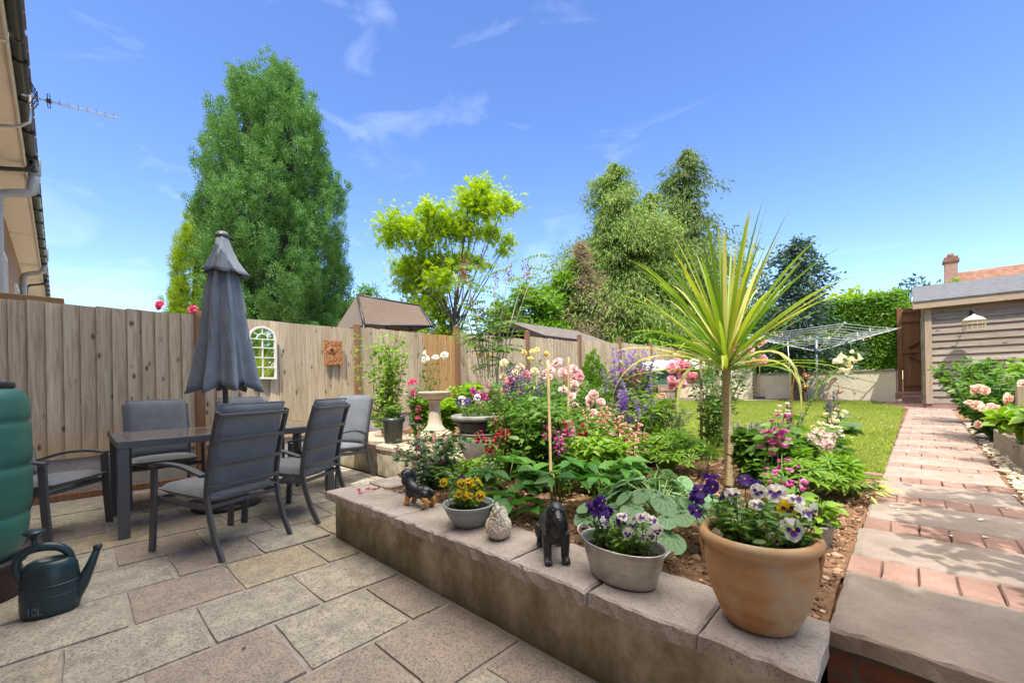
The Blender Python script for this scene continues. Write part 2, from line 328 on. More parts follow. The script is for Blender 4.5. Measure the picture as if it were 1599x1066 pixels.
    def build(s, name, mats, parent=None, bevel=0, seg=2, loc=None):
        o = bpy.data.objects.new(name, s.mesh(name, mats)); COL.objects.link(o)
        if parent is not None: o.parent = parent
        if loc is not None: o.location = loc
        if bevel:
            b = o.modifiers.new('bevel', 'BEVEL'); b.width = bevel; b.segments = seg; b.limit_method = 'ANGLE'; b.angle_limit = radians(40); b.harden_normals = False
        return o
def tag(o, label=None, cat=None, group=None, kind=None):
    if label: o['label'] = label
    if cat: o['category'] = cat
    if group: o['group'] = group
    if kind: o['kind'] = kind
    return o
def thing(name, label, cat, loc=(0, 0, 0), rz=0, group=None):
    o = bpy.data.objects.new(name, None); COL.objects.link(o); o.location = loc; o.rotation_euler = (0, 0, rz); o.empty_display_size = .1
    return tag(o, label, cat, group)
def copy_tree(o, parent=None):
    c = o.copy(); COL.objects.link(c)
    if parent is not None: c.parent = parent
    for ch in list(o.children): copy_tree(ch, c)
    return c
def inst(src, parent, loc, rot=None, sc=1):
    c = src.copy(); COL.objects.link(c); c.parent = parent; c.location = loc
    if rot is not None: c.rotation_euler = rot
    c.scale = (sc, sc, sc) if not isinstance(sc, tuple) else sc
    return c
RN = np.random.RandomState
def zg(y): return .345+.0125*y            # garden level
# ================================================================ setting
def sheet(name, pts, mat, z=None, sub=0, zf=None):
    V = [(x, y, (zf(y) if zf else z)) for x, y in pts]; m = MB(); m.add(V, [list(range(len(V)))]); return tag(m.build(name, mat), kind='structure')
sheet('ground', [(-900, -900), (900, -900), (900, 900), (-900, 900)], plain('rough_ground', (.07, .09, .035), .95, scale=.4, var=.3), -.06)
def grid(name, x0, x1, y0, y1, nx, ny, zfun, mat, inside=None, sm=True):
    xs = np.linspace(x0, x1, nx); ys = np.linspace(y0, y1, ny); m = MB()
    V = [(x, y, zfun(x, y)) for y in ys for x in xs]
    F = [[j*nx+i, j*nx+i+1, (j+1)*nx+i+1, (j+1)*nx+i] for j in range(ny-1) for i in range(nx-1) if inside is None or inside((xs[i]+xs[i+1])/2, (ys[j]+ys[j+1])/2)]
    m.add(V, F, 0, sm); return tag(m.build(name, mat), kind='structure')
# ---- patio: mortar bed and half-bonded flags
m = MB(); m.add([(-6.45, -.95, .0), (3, -.95, -.002), (3, 1.56, -.002), (-3.1, 1.56, -.002), (-3.1, 2.62, -.002), (-6.45, 2.62, -.002)], [[0, 1, 2, 3, 4, 5]])
tag(m.build('patio_mortar', M['mortar']), kind='structure')
R = RN(3); m = MB(); r = 0; x = -.745+.485*8
rows = []
X0 = -1.715
m_flags = MB()
flagcol = {}
for q in range(-11, 8):
    xa = X0+.485*q; xb = xa+.485
    if xb > 2.9 or xa < -6.5: continue
    # joints measured in alternate rows sit about half a flag apart
    off = {0: .88, -1: .63, -2: .41, -3: .64, -4: .41, -5: .63}.get(q, (.41 if q % 2 == 0 else .64))
    y = off-.4625*4
    while y < 2.62:
        ya, yb = y, y+.4625; y += .4625
        ymax = 2.61 if xb < -3.1 else 1.33 if xa < 0 else 1.56
        if ya > ymax-.08 or yb < -.95: continue
        yb = min(yb, ymax); g = .009+.008*R.rand(4)
        z = .0008*R.randn(); ti = R.randn(2)*.0007
        a, b_, c, d = xa+g[0], xb-g[1], ya+g[2], yb-g[3]; j = lambda: R.randn()*.0022
        nx = ny = 5; P = []
        for iy in range(ny):
            for ix in range(nx):
                px_ = a+(b_-a)*ix/(nx-1); py_ = c+(d-c)*iy/(ny-1); e = ix in (0, nx-1) or iy in (0, ny-1)
                P.append((px_+(j() if e else 0), py_+(j() if e else 0), .009+z+ti[0]*(ix-2)+ti[1]*(iy-2)-(.003 if e else 0)+R.randn()*.0007))
        F = [[iy*nx+ix, iy*nx+ix+1, (iy+1)*nx+ix+1, (iy+1)*nx+ix] for iy in range(ny-1) for ix in range(nx-1)]
        m_flags.add(P, F, 0, True)
        E = [ix for ix in range(nx)]+[iy*nx+nx-1 for iy in range(1, ny)]+[(ny-1)*nx+ix for ix in range(nx-2, -1, -1)]+[iy*nx for iy in range(ny-2, 0, -1)]
        n = len(E); V = [P[i] for i in E]+[(P[i][0], P[i][1], -.02) for i in E]
        m_flags.add(V, [[(i+1) % n, i, n+i, n+(i+1) % n] for i in range(n)], 0, False)
tag(m_flags.build('patio_paving', M['flag']), kind='structure')
# ---- garden earth: base sheet, detailed soil
m = MB(); q = lambda x, y, dz: (x, y, zg(y)+dz)
m.add([q(-3.05, 1.56, -.04), q(-.2, 1.56, -.04), q(-.2, 1.66, -.04), q(6, 1.66, -.04), q(6, 40, -.04), q(-6.5, 40, -.04), q(-6.5, 2.65, -.04), q(-3.05, 2.65, -.04)], [[0, 1, 2, 3, 4, 5, 6, 7]])
tag(m.build('garden_earth', M['soil']), kind='structure')
def pl(y): return -.18+.0255*(y-1.6)          # left edge of the path
def soilz(x, y):
    return zg(y)-.015+.035*mnoise.noise((x*1.1, y*1.1, 3))+.018*mnoise.noise((x*5, y*5, 1))+.012*mnoise.noise((x*17, y*17, 7))
grid('soil', -3.05, .0, 1.52, 4.3, 150, 140, soilz, M['soil'], lambda x, y: x < pl(y)-.005)
grid('soil_border', -6.45, -4.9, 3.6, 14.6, 40, 150, soilz, M['soil'])
R = RN(11); ICO = None
def ico(sub=1):
    bm = bmesh.new(); bmesh.ops.create_icosphere(bm, subdivisions=sub, radius=1); v = [tuple(x.co) for x in bm.verts]; f = [[q.index for q in p.verts] for p in bm.faces]; bm.free(); return (v, f)
ICO1 = ico(1)
def rough(T, seed, a=.35):
    r = RN(seed); v = np.array(T[0])*(1+a*r.randn(len(T[0]), 1)*.5); return (v, T[1])
def pebbles(name, n, xf, zf, size, mat, seed, flat=.6):
    r = RN(seed); m = MB()
    for v in range(4):
        P = np.array([xf(r) for _ in range(n//4)]); s = size*np.exp(r.randn(len(P))*.45)
        P3 = np.column_stack([P, [zf(x, y) for x, y in P]]); a = r.rand(len(P))*2*pi
        m.scat(rough(ICO1, v+seed), P3+np.array([0, 0, 1])*(s*.2)[:, None], np.column_stack([np.cos(a), np.sin(a), r.randn(len(P))*.2]), (0, 0, 1), np.column_stack([s, s*(.6+.4*r.rand(len(P))), s*flat]), sm=False)
    return tag(m.build(name, mat), kind='stuff', label=None)
o = pebbles('soil_clods', 9000, lambda r: (lambda y: (pl(y)-.03-2.85*r.rand()**1.3, y))(1.6+2.6*r.rand()**1.3), soilz, .0075, M['clod'], 21)
tag(o, 'loose brown soil clods and bark bits covering the flower bed', 'soil')
# ---- lawn and grass
LB = [(-1.2, 4.02), (-2.2, 4.25), (-3.2, 5.0), (-4.2, 6.2), (-4.75, 7.6), (-5.1, 9.5), (-5.6, 11.5), (-6.1, 13.2), (-4.6, 14.0), (-2.6, 14.9), (-.6, 14.35), (-.35, 13.6), (.02, 11.9)]
pts = [(pl(4.12), 4.12)]+LB
def in_poly(x, y, P=pts):
    c = False
    for i in range(len(P)):
        x1, y1 = P[i]; x2, y2 = P[i-1]
        if (y1 > y) != (y2 > y) and x < (x2-x1)*(y-y1)/(y2-y1)+x1: c = not c
    return c
m = MB(); m.add([(x, y, zg(y)+.006) for x, y in pts], [list(range(len(pts)))]); tag(m.build('lawn', M['turf']), kind='structure')
R = RN(8); n = 190000; y = 4.0+11*R.rand(n)**1.6; x = -6.2+6.35*R.rand(n)
ok = np.array([in_poly(a, b) for a, b in zip(x, y)]); x, y = x[ok], y[ok]; n = len(x); a = R.rand(n)*2*pi; h = .028*(.7+.6*R.rand(n))*(1+.03*(y-4))
T = ([(-.12, 0, 0), (.12, 0, 0), (.02, .25, .6), (0, .7, 1)], [[0, 1, 2], [0, 2, 3]])
GR = leafmat('grass_blade', [(.14, .225, .02), (.20, .29, .03), (.27, .33, .05), (.36, .36, .11)], .3, .6)
m = MB(); m.scat(T, np.column_stack([x, y, zg(y)+.004]), np.column_stack([np.cos(a), np.sin(a), 0*a]), (0, 0, 1), np.column_stack([h*.55, h, h]), sm=False)
tag(m.build('lawn_grass', GR), 'short mown green grass of the lawn', 'grass', kind='stuff')
# ---- path of slabs and brick courses
R = RN(5); ms, mbk = MB(), MB()
def cut_stone(m, x0, x1, y0, y1, zt, th, r, j=.004, rag=0):
    """slab with slightly uneven edges; rag roughens the front edge"""
    n = max(3, int((x1-x0)/.035)); top = []; bot = []
    for i in range(n+1): top.append((x0+(x1-x0)*i/n, y0+r.randn()*(j*.5+rag))); 
    k = max(3, int((y1-y0)/.05))
    for i in range(1, k+1): top.append((x1+r.randn()*j*.6, y0+(y1-y0)*i/k))
    for i in range(1, n+1): top.append((x1+(x0-x1)*i/n, y1+r.randn()*j*.6))
    for i in range(1, k): top.append((x0+r.randn()*j*.6, y1+(y0-y1)*i/k))
    c = np.array(((x0+x1)/2, (y0+y1)/2)); N_ = len(top); V = []
    for s_, dz in ((1-.018/max(.2, min(x1-x0, y1-y0)), 0), (1, -.008), (1, -th)):
        for (a, b) in top:
            p = c+(np.array((a, b))-c)*s_; V.append((p[0]+(r.randn()*rag if dz < -.009 else 0), p[1]+(r.randn()*rag*1.4 if dz else 0), (zt(p[1]) if callable(zt) else zt)+dz+r.randn()*(.0012 if dz == 0 else .0015)))
    V.append((c[0], c[1], (zt(c[1]) if callable(zt) else zt)+.0005)); F = []
    for i in range(N_):
        q_ = (i+1) % N_; F += [[N_*3, i, q_], [i, N_+i, N_+q_, q_], [N_+i, 2*N_+i, 2*N_+q_, N_+q_]]
    F.append([2*N_+i for i in range(N_)][::-1]); m.add(V, F)
zt = lambda y: zg(y)+.006
cut_stone(ms, -.172, .62, 1.56, 2.066, zt, .055, R, rag=.002); cut_stone(ms, .63, 1.5, 1.57, 2.066, zt, .055, R, rag=.002)
y = 2.07
while y < 11.6:
    x0 = pl(y)
    for i in range(6 if y > 2.5 else 13):
        cut_stone(mbk, x0+i*.1025-.004, x0+i*.1025+.0966, y, y+.196, lambda yy: zt(yy)+.001, .06, R, j=.0025)
    if y < 2.5: cut_stone(ms, x0, x0+1.3, y+.2, y+.622, zt, .06, R, j=.004)
    else: cut_stone(ms, x0, x0+.615, y+.2, y+.622, zt, .06, R, j=.004)
    y += .625
for yy in np.arange(11.75, 14.3, .105):
    for i in range(6): cut_stone(mbk, -.42+i*.205+(.1 if int(yy*10) % 2 else 0), -.42+i*.205+.2+(.1 if int(yy*10) % 2 else 0), yy, yy+.1, zt, .06, R, j=.003)
tag(ms.build('path_slabs', M['slab']), kind='structure'); tag(mbk.build('path_bricks', M['pbrick']), kind='structure')
# riser under the front of the path, and the low paved tread below it
m = MB(); m.box((.7, 1.63, .15), (1.76, .1, .31)); o = tag(m.build('step_riser', M['brick']), kind='structure')
m = MB(); cut_stone(m, -.15, .55, 1.2, 1.57, .045, .05, R); tag(m.build('step_tread', M['paving']), kind='structure')
# gravel strip beside the path
m = MB(); m.add([(pl(2.7)+.61, 2.7, zg(2.7)-.012), (1.6, 2.7, zg(2.7)-.012), (1.6, 12, zg(12)-.012), (pl(12)+.61, 12, zg(12)-.012)], [[0, 1, 2, 3]]); tag(m.build('gravel_strip', M['soil']), kind='structure')
o = pebbles('gravel', 7000, lambda r: (lambda y: (pl(y)+.63+.55*r.rand(), y))(2.7+6.5*r.rand()**1.4), lambda x, y: zg(y)-.008, .014, M['peb'], 31)
tag(o, 'pale gravel strip along the right of the path', 'gravel')
# raised terrace at the left with its pale riser
m = MB(); R = RN(15)
for i, xa in enumerate(np.arange(-6.4, -2.5, .62)):
    for yy in (2.62, 3.1): cut_stone(m, xa+.006, xa+.612, yy, yy+.47, zg(2.8)+.012, .05, R)
tag(m.build('terrace_paving', M['paving']), kind='structure')
m = MB(); m.box((-4.78, 2.69, .17), (3.3, .08, .33)); tag(m.build('terrace_riser', M['render']), kind='structure')
# white petals blown over path and lawn
R = RN(77); n = 170; y = 2.6+9*R.rand(n); x = np.where(R.rand(n) < .45, pl(y)+.62*R.rand(n), pl(y)-2.6*R.rand(n)); a = R.rand(n)*6.28
T = ([(0, 0, 0), (.5, .4, .12), (1, 0, .05), (.5, -.4, .1)], [[0, 1, 2, 3]])
keep = np.array([in_poly(p, q) or p > pl(q) for p, q in zip(x, y)]); x, y, a = x[keep], y[keep], a[keep]; n = len(x)
m = MB(); m.scat(T, np.column_stack([x, y, zg(y)+np.where(x > pl(y), .011, .03)]), np.column_stack([np.cos(a), np.sin(a), .1*R.randn(n)]), (0, 0, 1), .028*(.6+.7*R.rand(n)))
tag(m.build('fallen_petals', plain('white_petal', (.75, .72, .66), .8)), 'scattered white petals fallen over lawn and path', 'petals', kind='stuff')

# ================================================================ planter wall
t = thing('planter_wall', 'low rendered retaining wall with rough stone coping beside the patio', 'wall', (-1.65, 1.4, 0))
p = lambda m, n, mt, **k: (lambda o: (setattr(o, 'parent', t), setattr(o, 'matrix_parent_inverse', Matrix.Translation((1.65, -1.4, 0))), o)[2])(m.build(n, mt, **k))
m = MB(); m.box((-1.66, 1.44, .155), (2.92, .2, .31)); m.box((-3.04, 2.07, .155), (.2, 1.05, .31)); m.box((-.26, 1.545, .155), (.12, .0, .31)) if 0 else None
p(m, 'wall_face', M['render'])
R = RN(9); js = [-3.155, -2.61, -2.16, -1.73, -1.25, -.85, -.46, -.165]
for a, b in zip(js[:-1], js[1:]):
    m = MB(); cut_stone(m, a+.003, b-.003, 1.275, 1.275+.33+R.rand()*.02, .366+R.randn()*.0025, .056, R, rag=.0022); p(m, 'coping_stone', M['coping'])
for a, b in ((1.62, 2.08), (2.09, 2.57)):
    m = MB(); cut_stone(m, -3.15, -2.84, a, b, .364, .054, R, rag=.002); p(m, 'coping_stone', M['coping'])

# ================================================================ fence
t = thing('wooden_fence', 'long weathered feather-edge board fence with brown posts', 'fence', (-6.5, 5, 0))
inv = Matrix.Translation((6.5, -5, 0))
def fp(m, n, mt, **k):
    o = m.build(n, mt, **k); o.parent = t; o.matrix_parent_inverse = inv; return o
yp = [-1.0, 1.1, 3.2, 5.3, 7.45, 9.65, 11.9, 14.15, 16.3]; tops = [2.075, 2.085, 2.12, 2.2, 2.28, 2.36, 2.42, 2.45]
M['fencenew'] = woodmat('new_fence_board', [(.40, .235, .095), (.52, .32, .14), (.60, .40, .20)], 'Z')
R = RN(4)
for i in range(8):
    y0, y1 = yp[i]+.05, yp[i+1]-.05; nb = 16; w = (y1-y0)/nb; zb = .42 if i < 2 else zg(y0)+.28; m = MB()
    for b in range(nb):
        a = y0+w*b; c = a+w+.018; top = tops[i]+R.randn()*.004; bo = zb+R.randn()*.003; j = R.randn(4)*.002; x = -6.535
        # feather edge: thick at the right edge, thin at the left, each lapping the next
        V = [(x+.034+j[0], a, bo), (x+.008+j[1], c, bo), (x-.002, c, bo), (x+.002, a, bo)]
        V += [(q[0]+R.randn()*.002, q[1]+R.randn()*.002, top) for q in V]; V = [(x_, y_, z_) for x_, y_, z_ in V]
        mi = 1 if (i == 2 and b >= 10) else 0
        m.add(V, [[0, 1, 2, 3][::-1], [4, 5, 6, 7], [0, 4, 7, 3][::-1], [0, 1, 5, 4], [1, 2, 6, 5], [2, 3, 7, 6]], mi)
    fp(m, 'fence_panel', [M['fence'], M['fencenew']])
    m = MB(); m.box((-6.56, (y0+y1)/2, zb-.21), (.04, y1-y0-.004, .415)); fp(m, 'gravel_board', M['gboard'], bevel=.006)
    for z_ in (tops[i]-.14, .9): m = MB(); m.box((-6.57, (y0+y1)/2, z_), (.045, y1-y0-.01, .08)); fp(m, 'rail', M['fence'])
for i, y in enumerate(yp):
    h = (tops[min(i, 7)]+(.04 if i < 3 else .11)); m = MB(); m.box((-6.525, y, h/2-.05), (.095, .095, h+.1))
    if i > 2:                                          # weathered pyramid cap on the taller posts
        m.add([(-6.58, y-.055, h), (-6.47, y-.055, h), (-6.47, y+.055, h), (-6.58, y+.055, h), (-6.525, y, h+.035)], [[0, 1, 4], [1, 2, 4], [2, 3, 4], [3, 0, 4]])
    fp(m, 'fence_post', M['fencepost'], bevel=.005)
# timber edging on the ground below the gravel boards
m = MB(); m.bar((-6.36, -.95, .035), (-6.36, 2.55, .035), .06, .07); o = tag(m.build('timber_edging', M['fencepost'], bevel=.006), 'low dark timber sleeper lying at the foot of the fence', 'timber')

# ================================================================ houses on the left and behind
def house(label, u0, u1, flues=(), win=(), skin='soffit'):
    """terraced house; local x runs along the eaves away from the camera, local y into the garden"""
    t = thing('terraced_house', label, 'house', (-6.75, -.46, 0), radians(180-.98+1.96))
    X = lambda u, y, z: (u, -y, z)                      # y: distance in front (+) or behind (-) the eaves line
    def part(m, n, mt, par=None, **k): return m.build(n, mt, par or t, **k)
    c = (u0+u1)/2; l = u1-u0
    m = MB(); m.box(X(c, -4.2, 2.45), (l, 7.6, 4.9)); part(m, 'wall', M['hbrick'])
    m = MB(); m.box(X(c, -.19, 4.87), (l, .42, .02)); part(m, 'soffit', M['soffit'])
    m = MB(); m.box(X(c, .015, 4.9), (l, .02, .17)); part(m, 'fascia', M['whitepaint'])
    m = MB(); n = int(l/.33)
    m.add([X(u0, .09, 4.985), X(u1, .09, 4.985), X(u1, -4.2, 7.6), X(u0, -4.2, 7.6), X(u1, -8.2, 4.95), X(u0, -8.2, 4.95)], [[0, 1, 2, 3], [3, 2, 4, 5]])
    for i in range(n):                                  # tile butts along the eave
        ux = u0+l*(i+.5)/n; m.box(X(ux, .08, 5.0+.012*(i % 2)), (.30, .16, .022), Matrix.Rotation(radians(-30), 3, 'X'))
    part(m, 'roof', M['tile'])
    m = MB(); pr_ = [(.058*cos(a), .058*sin(a)) for a in np.linspace(pi, 2*pi, 9)]+[(.05*cos(a), .05*sin(a)) for a in np.linspace(2*pi, pi, 9)]
    m.sweep([X(u0, .085, 4.965), X(c, .085, 4.965), X(u1, .085, 4.965)], pr_)
    for i in range(int(l/.95)): m.box(X(u0+.4+i*.95, .085, 4.93), (.035, .13, .07))
    part(m, 'gutter', M['gutter'])
    for ud in (u0+.35+(l-.7)*.42,):                      # swan-neck downpipe
        m = MB(); m.tube([X(ud, .085, 4.93), X(ud, .085, 4.84), X(ud, .02, 4.76), X(ud, -.26, 4.68), X(ud, -.335, 4.6), X(ud, -.335, 4.4), X(ud, -.335, .1)], .034, 10); part(m, 'downpipe', M['gutter'])
    for (u, zt_, zb_, zo) in flues:
        m = MB(); m.tube([X(u, -.32, .2), X(u, -.32, zb_-.12), X(u, -.32, zb_)], .07, 14); m.tube([X(u, -.32, zb_-.05), X(u, -.29, zb_+.06), X(u, -.2, zb_+.11), X(u, -.02, zb_+.17), X(u, .06, zb_+.22), X(u, .09, zo-.1), X(u, .09, zo)], .07, 14); f = part(m, 'flue_pipe', M['greypipe'])
        m = MB(); m.lathe([(.072, 0), (.088, .01), (.088, zt_-zo-.02), (.07, zt_-zo), (.055, zt_-zo), (.05, zt_-zo-.05), (0, zt_-zo-.05)], X(u, .09, zo), 16); part(m, 'flue_terminal', M['greypipe'], f)
        m = MB(); m.lathe([(.068, 0), (.068, .05)], X(u, -.32, zb_-.16), 14); part(m, 'pipe_clip', M['gutter'], f)
    for (u, z0, z1, w) in win:
        m = MB()
        for q in ((u-w/2, (z0+z1)/2, .06, z1-z0), (u+w/2, (z0+z1)/2, .06, z1-z0), (u, z0, w, .06), (u, z1, w, .06), (u, (z0+z1)/2, .05, z1-z0)): m.box(X(q[0], -.385, q[1]), (q[2], .06, q[3]))
        f = part(m, 'window', M['white']); m = MB(); m.box(X(u, -.398, (z0+z1)/2), (w, .01, z1-z0)); part(m, 'pane', plain('dark_glass', (.04, .05, .06), .05, 0, .8), f)
        m = MB(); m.box(X(u, -.36, z0-.06), (w+.15, .1, .05)); part(m, 'sill', M['white'], f)
    return t
house('neighbouring brick terraced house with black gutter, cream soffit and nearer grey flue pipe', .15, 8.2, [(4.15, 5.2, 4.38, 4.9)], [(2.2, 2.7, 3.9, 1.3), (6.3, 2.7, 3.9, 1.2), (6.0, .9, 2.1, 1.5)])
house('farther brick terraced house beyond the first, with the smaller swan-necked flue pipe', 8.25, 22, [(11.75, 5.45, 4.5, 5.05)], [(10.2, 2.7, 3.9, 1.2), (14.5, 2.7, 3.9, 1.3)])
house('brick terraced house at the edge of the patio, its eaves shading the paving', -12, .1)
m = MB(); m.box((-16, 2.6, -.03), (18.6, 7.0, .05)); tag(m.build('bounce_paving', M['paving']), kind='structure')  # unseen pale paving, added to bounce light up onto the soffits
# flat timber ledge seen over the fence
t = thing('timber_ledge', 'brown flat timber roof edge showing above the fence top at far left', 'roof', (-7.4, -.3, 0)); m = MB(); m.box((-.55, -.02, 2.17), (1.9, .5, .07)); m.build('roof_edge', plain('brown_stain', (.30, .17, .06), .7), t, bevel=.006)
m = MB(); [m.box((-.55+s, -.02+s2, 1.07), (.07, .07, 2.13)) for s in (-.8, .8) for s2 in (-.18, .18)]; m.build('post', M['fencepost'], t)
t = thing('vent_pipe', 'thin white vent pipe with cap standing beyond the fence by the houses', 'pipe', (-8.6, .12, 0)); m = MB(); m.tube([(0, 0, 0), (0, 0, 2.28)], .02, 8); m.build('pipe', M['greypipe'], t); m = MB(); m.lathe([(.03, 2.28), (.045, 2.3), (.045, 2.33), (.02, 2.34), (0, 2.34)], n=10); m.build('cap', M['greypipe'], t)
# aerial on a cranked mast
t = thing('television_aerial', 'silver television aerial on a bent mast by the house eaves', 'aerial', (-6.95, -.52, 4.0))
m = MB(); m.tube([(-.05, -.3, -.12), (-.03, .1, .02), (-.01, .16, .05), (0, .215, .1), (0, .22, .2), (0, .22, .4)], .016, 9); m.build('mast', M['alu'], t)
d = Vector((.0, .74, .09)); b0 = Vector((0, .16, .38)); m = MB(); m.bar(b0, b0+d*1.05, .016, .016); o = m.build('boom', M['alu'], t)
m = MB(); 
for i in range(7): q = b0+d*(.38+.1*i); m.bar(q+Vector((-.075, 0, .012)), q+Vector((.075, 0, .012)), .005, .005)
m.build('directors', M['alu'], t)
m = MB(); q = b0+d*.16
for s in (-1, 1):
    for i in range(6): z = s*(.02+.024*i); y = -.012*i; m.bar(q+Vector((-.12, y, z)), q+Vector((.12, y, z)), .005, .005)
    for sx in (-.11, 0, .11): m.bar(q+Vector((sx, 0, 0)), q+Vector((sx, -.06, s*.145)), .006, .006)
m.build('reflector', M['gutter'], t)
m = MB(); q = b0+d*.27; m.box(q, (.05, .04, .03)); 
for s in (-1, 1): m.tube([q+Vector((0, -.01, s*.014)), q+Vector((.1, -.01, s*.03)), q+Vector((.1, .01, s*.03)), q+Vector((-.1, .01, s*.03)), q+Vector((-.1, -.01, s*.03)), q+Vector((0, -.01, s*.014))], .004, 5, sm=False)
m.build('dipole', M['gutter'], t)

# ================================================================ far end: wall, hedge, gate, shed
def T2(a, b, x): return a+(b-a)*x
WA, WB = Vector((-.11, 14.52, 0)), Vector((-6.3, 16.2, 0)); wd = (WB-WA).normalized(); wn = Vector((wd.y, -wd.x, 0)); 
if wn.y > 0: wn = -wn
wl = (WB-WA).length; ang = math.atan2(wd.y, wd.x)
t = thing('rendered_wall', 'low cream rendered wall below the clipped hedge at the garden end', 'wall', WA, ang)
m = MB(); m.box((wl/2, 0, .66), (wl, .2, 1.32)); m.build('wall_face', M['creamwall'], t); m = MB(); m.box((wl/2, 0, 1.34), (wl, .26, .045)); m.build('wall_capping', M['mortar'], t, bevel=.008)
t = thing('garden_gate', 'dark brown boarded gate with diagonal brace beside the timber shed', 'gate', (.0, 14.47, .8))
m = MB(); R = RN(2)
for i in range(8): m.box((.06+.125*i, 0, 1.02+.0), (.1246, .022, 2.1+.05*sin(pi*i/8)))
m.build('boards', M['gate'], t, bevel=.003); m = MB()
for z in (.18, 1.0, 1.78, 2.02): m.box((.5, -.028, z), (1.0, .03, .10))
m.bar((.1, -.03, 1.08), (.9, -.03, 1.72), .028, .09, up=(0, 1, 0)); m.bar((.1, -.03, .92), (.9, -.03, .28), .028, .09, up=(0, 1, 0)); m.build('braces', M['gate'], t, bevel=.003)
m = MB(); m.box((-.055, 0, 1.0), (.09, .09, 2.2)); m.build('gate_post', M['gate'], t, bevel=.005)
m = MB(); m.box((.45, -.12, -.06), (1.1, .3, .07)); m.build('sill', M['shedtrimx'], t)
m = MB(); m.box((.22, 13.95, .60), (.5, .4, .17)); m.box((.3, 14.26, .68), (.9, .22, .16)); tag(m.build('gate_steps', M['pbrick'], bevel=.01), kind='structure')
# timber shed
t = thing('timber_shed', 'weathered timber shed with horizontal boards and grey felt roof', 'shed', (.34, 12.06, .5))
m = MB(); R = RN(6); z = .1; hgt = 2.02
i = 0
while z < hgt:
    h = .143; m.add([(0.09, -.036, z), (3.4, -.036, z), (3.4, -.004, z+h), (.09, -.004, z+h), (.09, .02, z), (3.4, .02, z), (3.4, .02, z+h), (.09, .02, z+h)], [[0, 1, 2, 3], [4, 7, 6, 5], [0, 4, 5, 1], [3, 2, 6, 7]]); z += h*.985
for yy in (0, 2.4): pass
m.build('front_cladding', M['cladding'], t)
m = MB(); z = .1
while z < hgt: m.box((.0, 1.2, z+.07), (.03, 2.3, .138)); m.box((3.4, 1.2, z+.07), (.03, 2.3, .138)); z += .141
m.box((1.7, 2.33, 1.42), (3.38, .03, 2.7))
m.add([(0, .05, 2.06), (0, 2.3, 2.06), (0, 2.3, 2.76)], [[0, 1, 2]]); m.add([(3.4, .05, 2.06), (3.4, 2.3, 2.06), (3.4, 2.3, 2.76)], [[0, 1, 2]])
m.build('side_cladding', M['cladding'], t)
m = MB(); m.box((.045, -.035, 1.08), (.1, .05, 1.98)); m.box((3.4, -.035, 1.08), (.1, .05, 1.98)); m.build('corner_post', M['shedtrim'], t, bevel=.004)
m = MB(); m.box((1.72, -.17, 2.10), (3.8, .03, .14)); m.build('fascia', M['shedtrimx'], t, bevel=.004)
m = MB(); sl = [(-.16, -.2, 2.165), (3.62, -.2, 2.165), (3.62, 2.34, 2.86), (-.16, 2.34, 2.86), (3.62, 2.4, 2.8), (-.16, 2.4, 2.8)]
m.add(sl+[(a, b, c+.02) for a, b, c in sl], [[0, 3, 2, 1], [3, 5, 4, 2], [6, 7, 8, 9], [9, 8, 10, 11], [0, 1, 7, 6], [4, 5, 11, 10], [0, 6, 9, 3], [3, 9, 11, 5], [1, 2, 8, 7], [2, 4, 10, 8]]); m.build('roof', M['felt'], t)
m = MB(); m.box((1.7, .02, .04), (3.4, .1, .12)); m.box((.02, 1.2, .04), (.1, 2.3, .12)); m.build('brick_base', M['pbrick'], t)
# cage lantern on a bracket on the shed
t = thing('hanging_lantern', 'cream cage lantern hanging from a bracket on the shed wall', 'lantern', (.98, 11.64, 2.3))
m = MB(); m.tube([(0, .38, .05), (0, .1, .09), (0, 0, .07), (0, 0, 0)], .009, 6); m.box((0, .385, .02), (.05, .015, .2)); m.build('bracket', M['gutter'], t)
m = MB(); m.lathe([(.012, 0), (.03, -.02), (.12, -.07), (.165, -.12), (.16, -.125), (.1, -.08), (0, -.05)], n=24); m.build('shade', plain('cream_enamel', (.68, .62, .50), .45), t)
m = MB()
for i in range(14): a = 2*pi*i/14; m.bar((.15*cos(a), .15*sin(a), -.12), (.15*cos(a), .15*sin(a), -.30), .006, .006)
for z in (-.18, -.24, -.30): m.tube([(.15*cos(a), .15*sin(a), z) for a in np.linspace(0, 2*pi, 25)], .004, 5, cap=False)
m.build('cage', plain('straw_wire', (.55, .46, .28), .6), t)
# house with tiled roof and chimney beyond the shed
t = thing('tiled_house', 'distant house with orange tiled roof and brick chimney behind the shed', 'house', (2.2, 33, 0))
m = MB(); m.box((7, 3, 2.2), (13.4, 6.4, 4.4)); m.build('wall', M['hbrick'], t)
m = MB(); rf = [(-.1, -.7, 4.0), (14, -.7, 4.0), (14, 3, 7.3), (-.1, 3, 7.3), (14, 6.7, 4.0), (-.1, 6.7, 4.0)]; m.add(rf, [[0, 1, 2, 3], [3, 2, 4, 5]]); m.add([rf[0], rf[3], rf[5]], [[0, 1, 2]]); m.build('roof', M['tile'], t)
m = MB(); m.box((-.1, 2.2, 3.9), (.52, .7, 7.8)); ch = m.build('chimney', M['hbrick'], t); m = MB(); m.box((-.1, 2.2, 7.86), (.66, .84, .14)); m.box((-.1, 2.2, 8.0), (.56, .74, .16)); m.lathe([(.16, 8.08), (.14, 8.3), (.11, 8.3)], (-.1, 2.2, 0), 12); m.build('chimney_cap', M['tile'], ch)
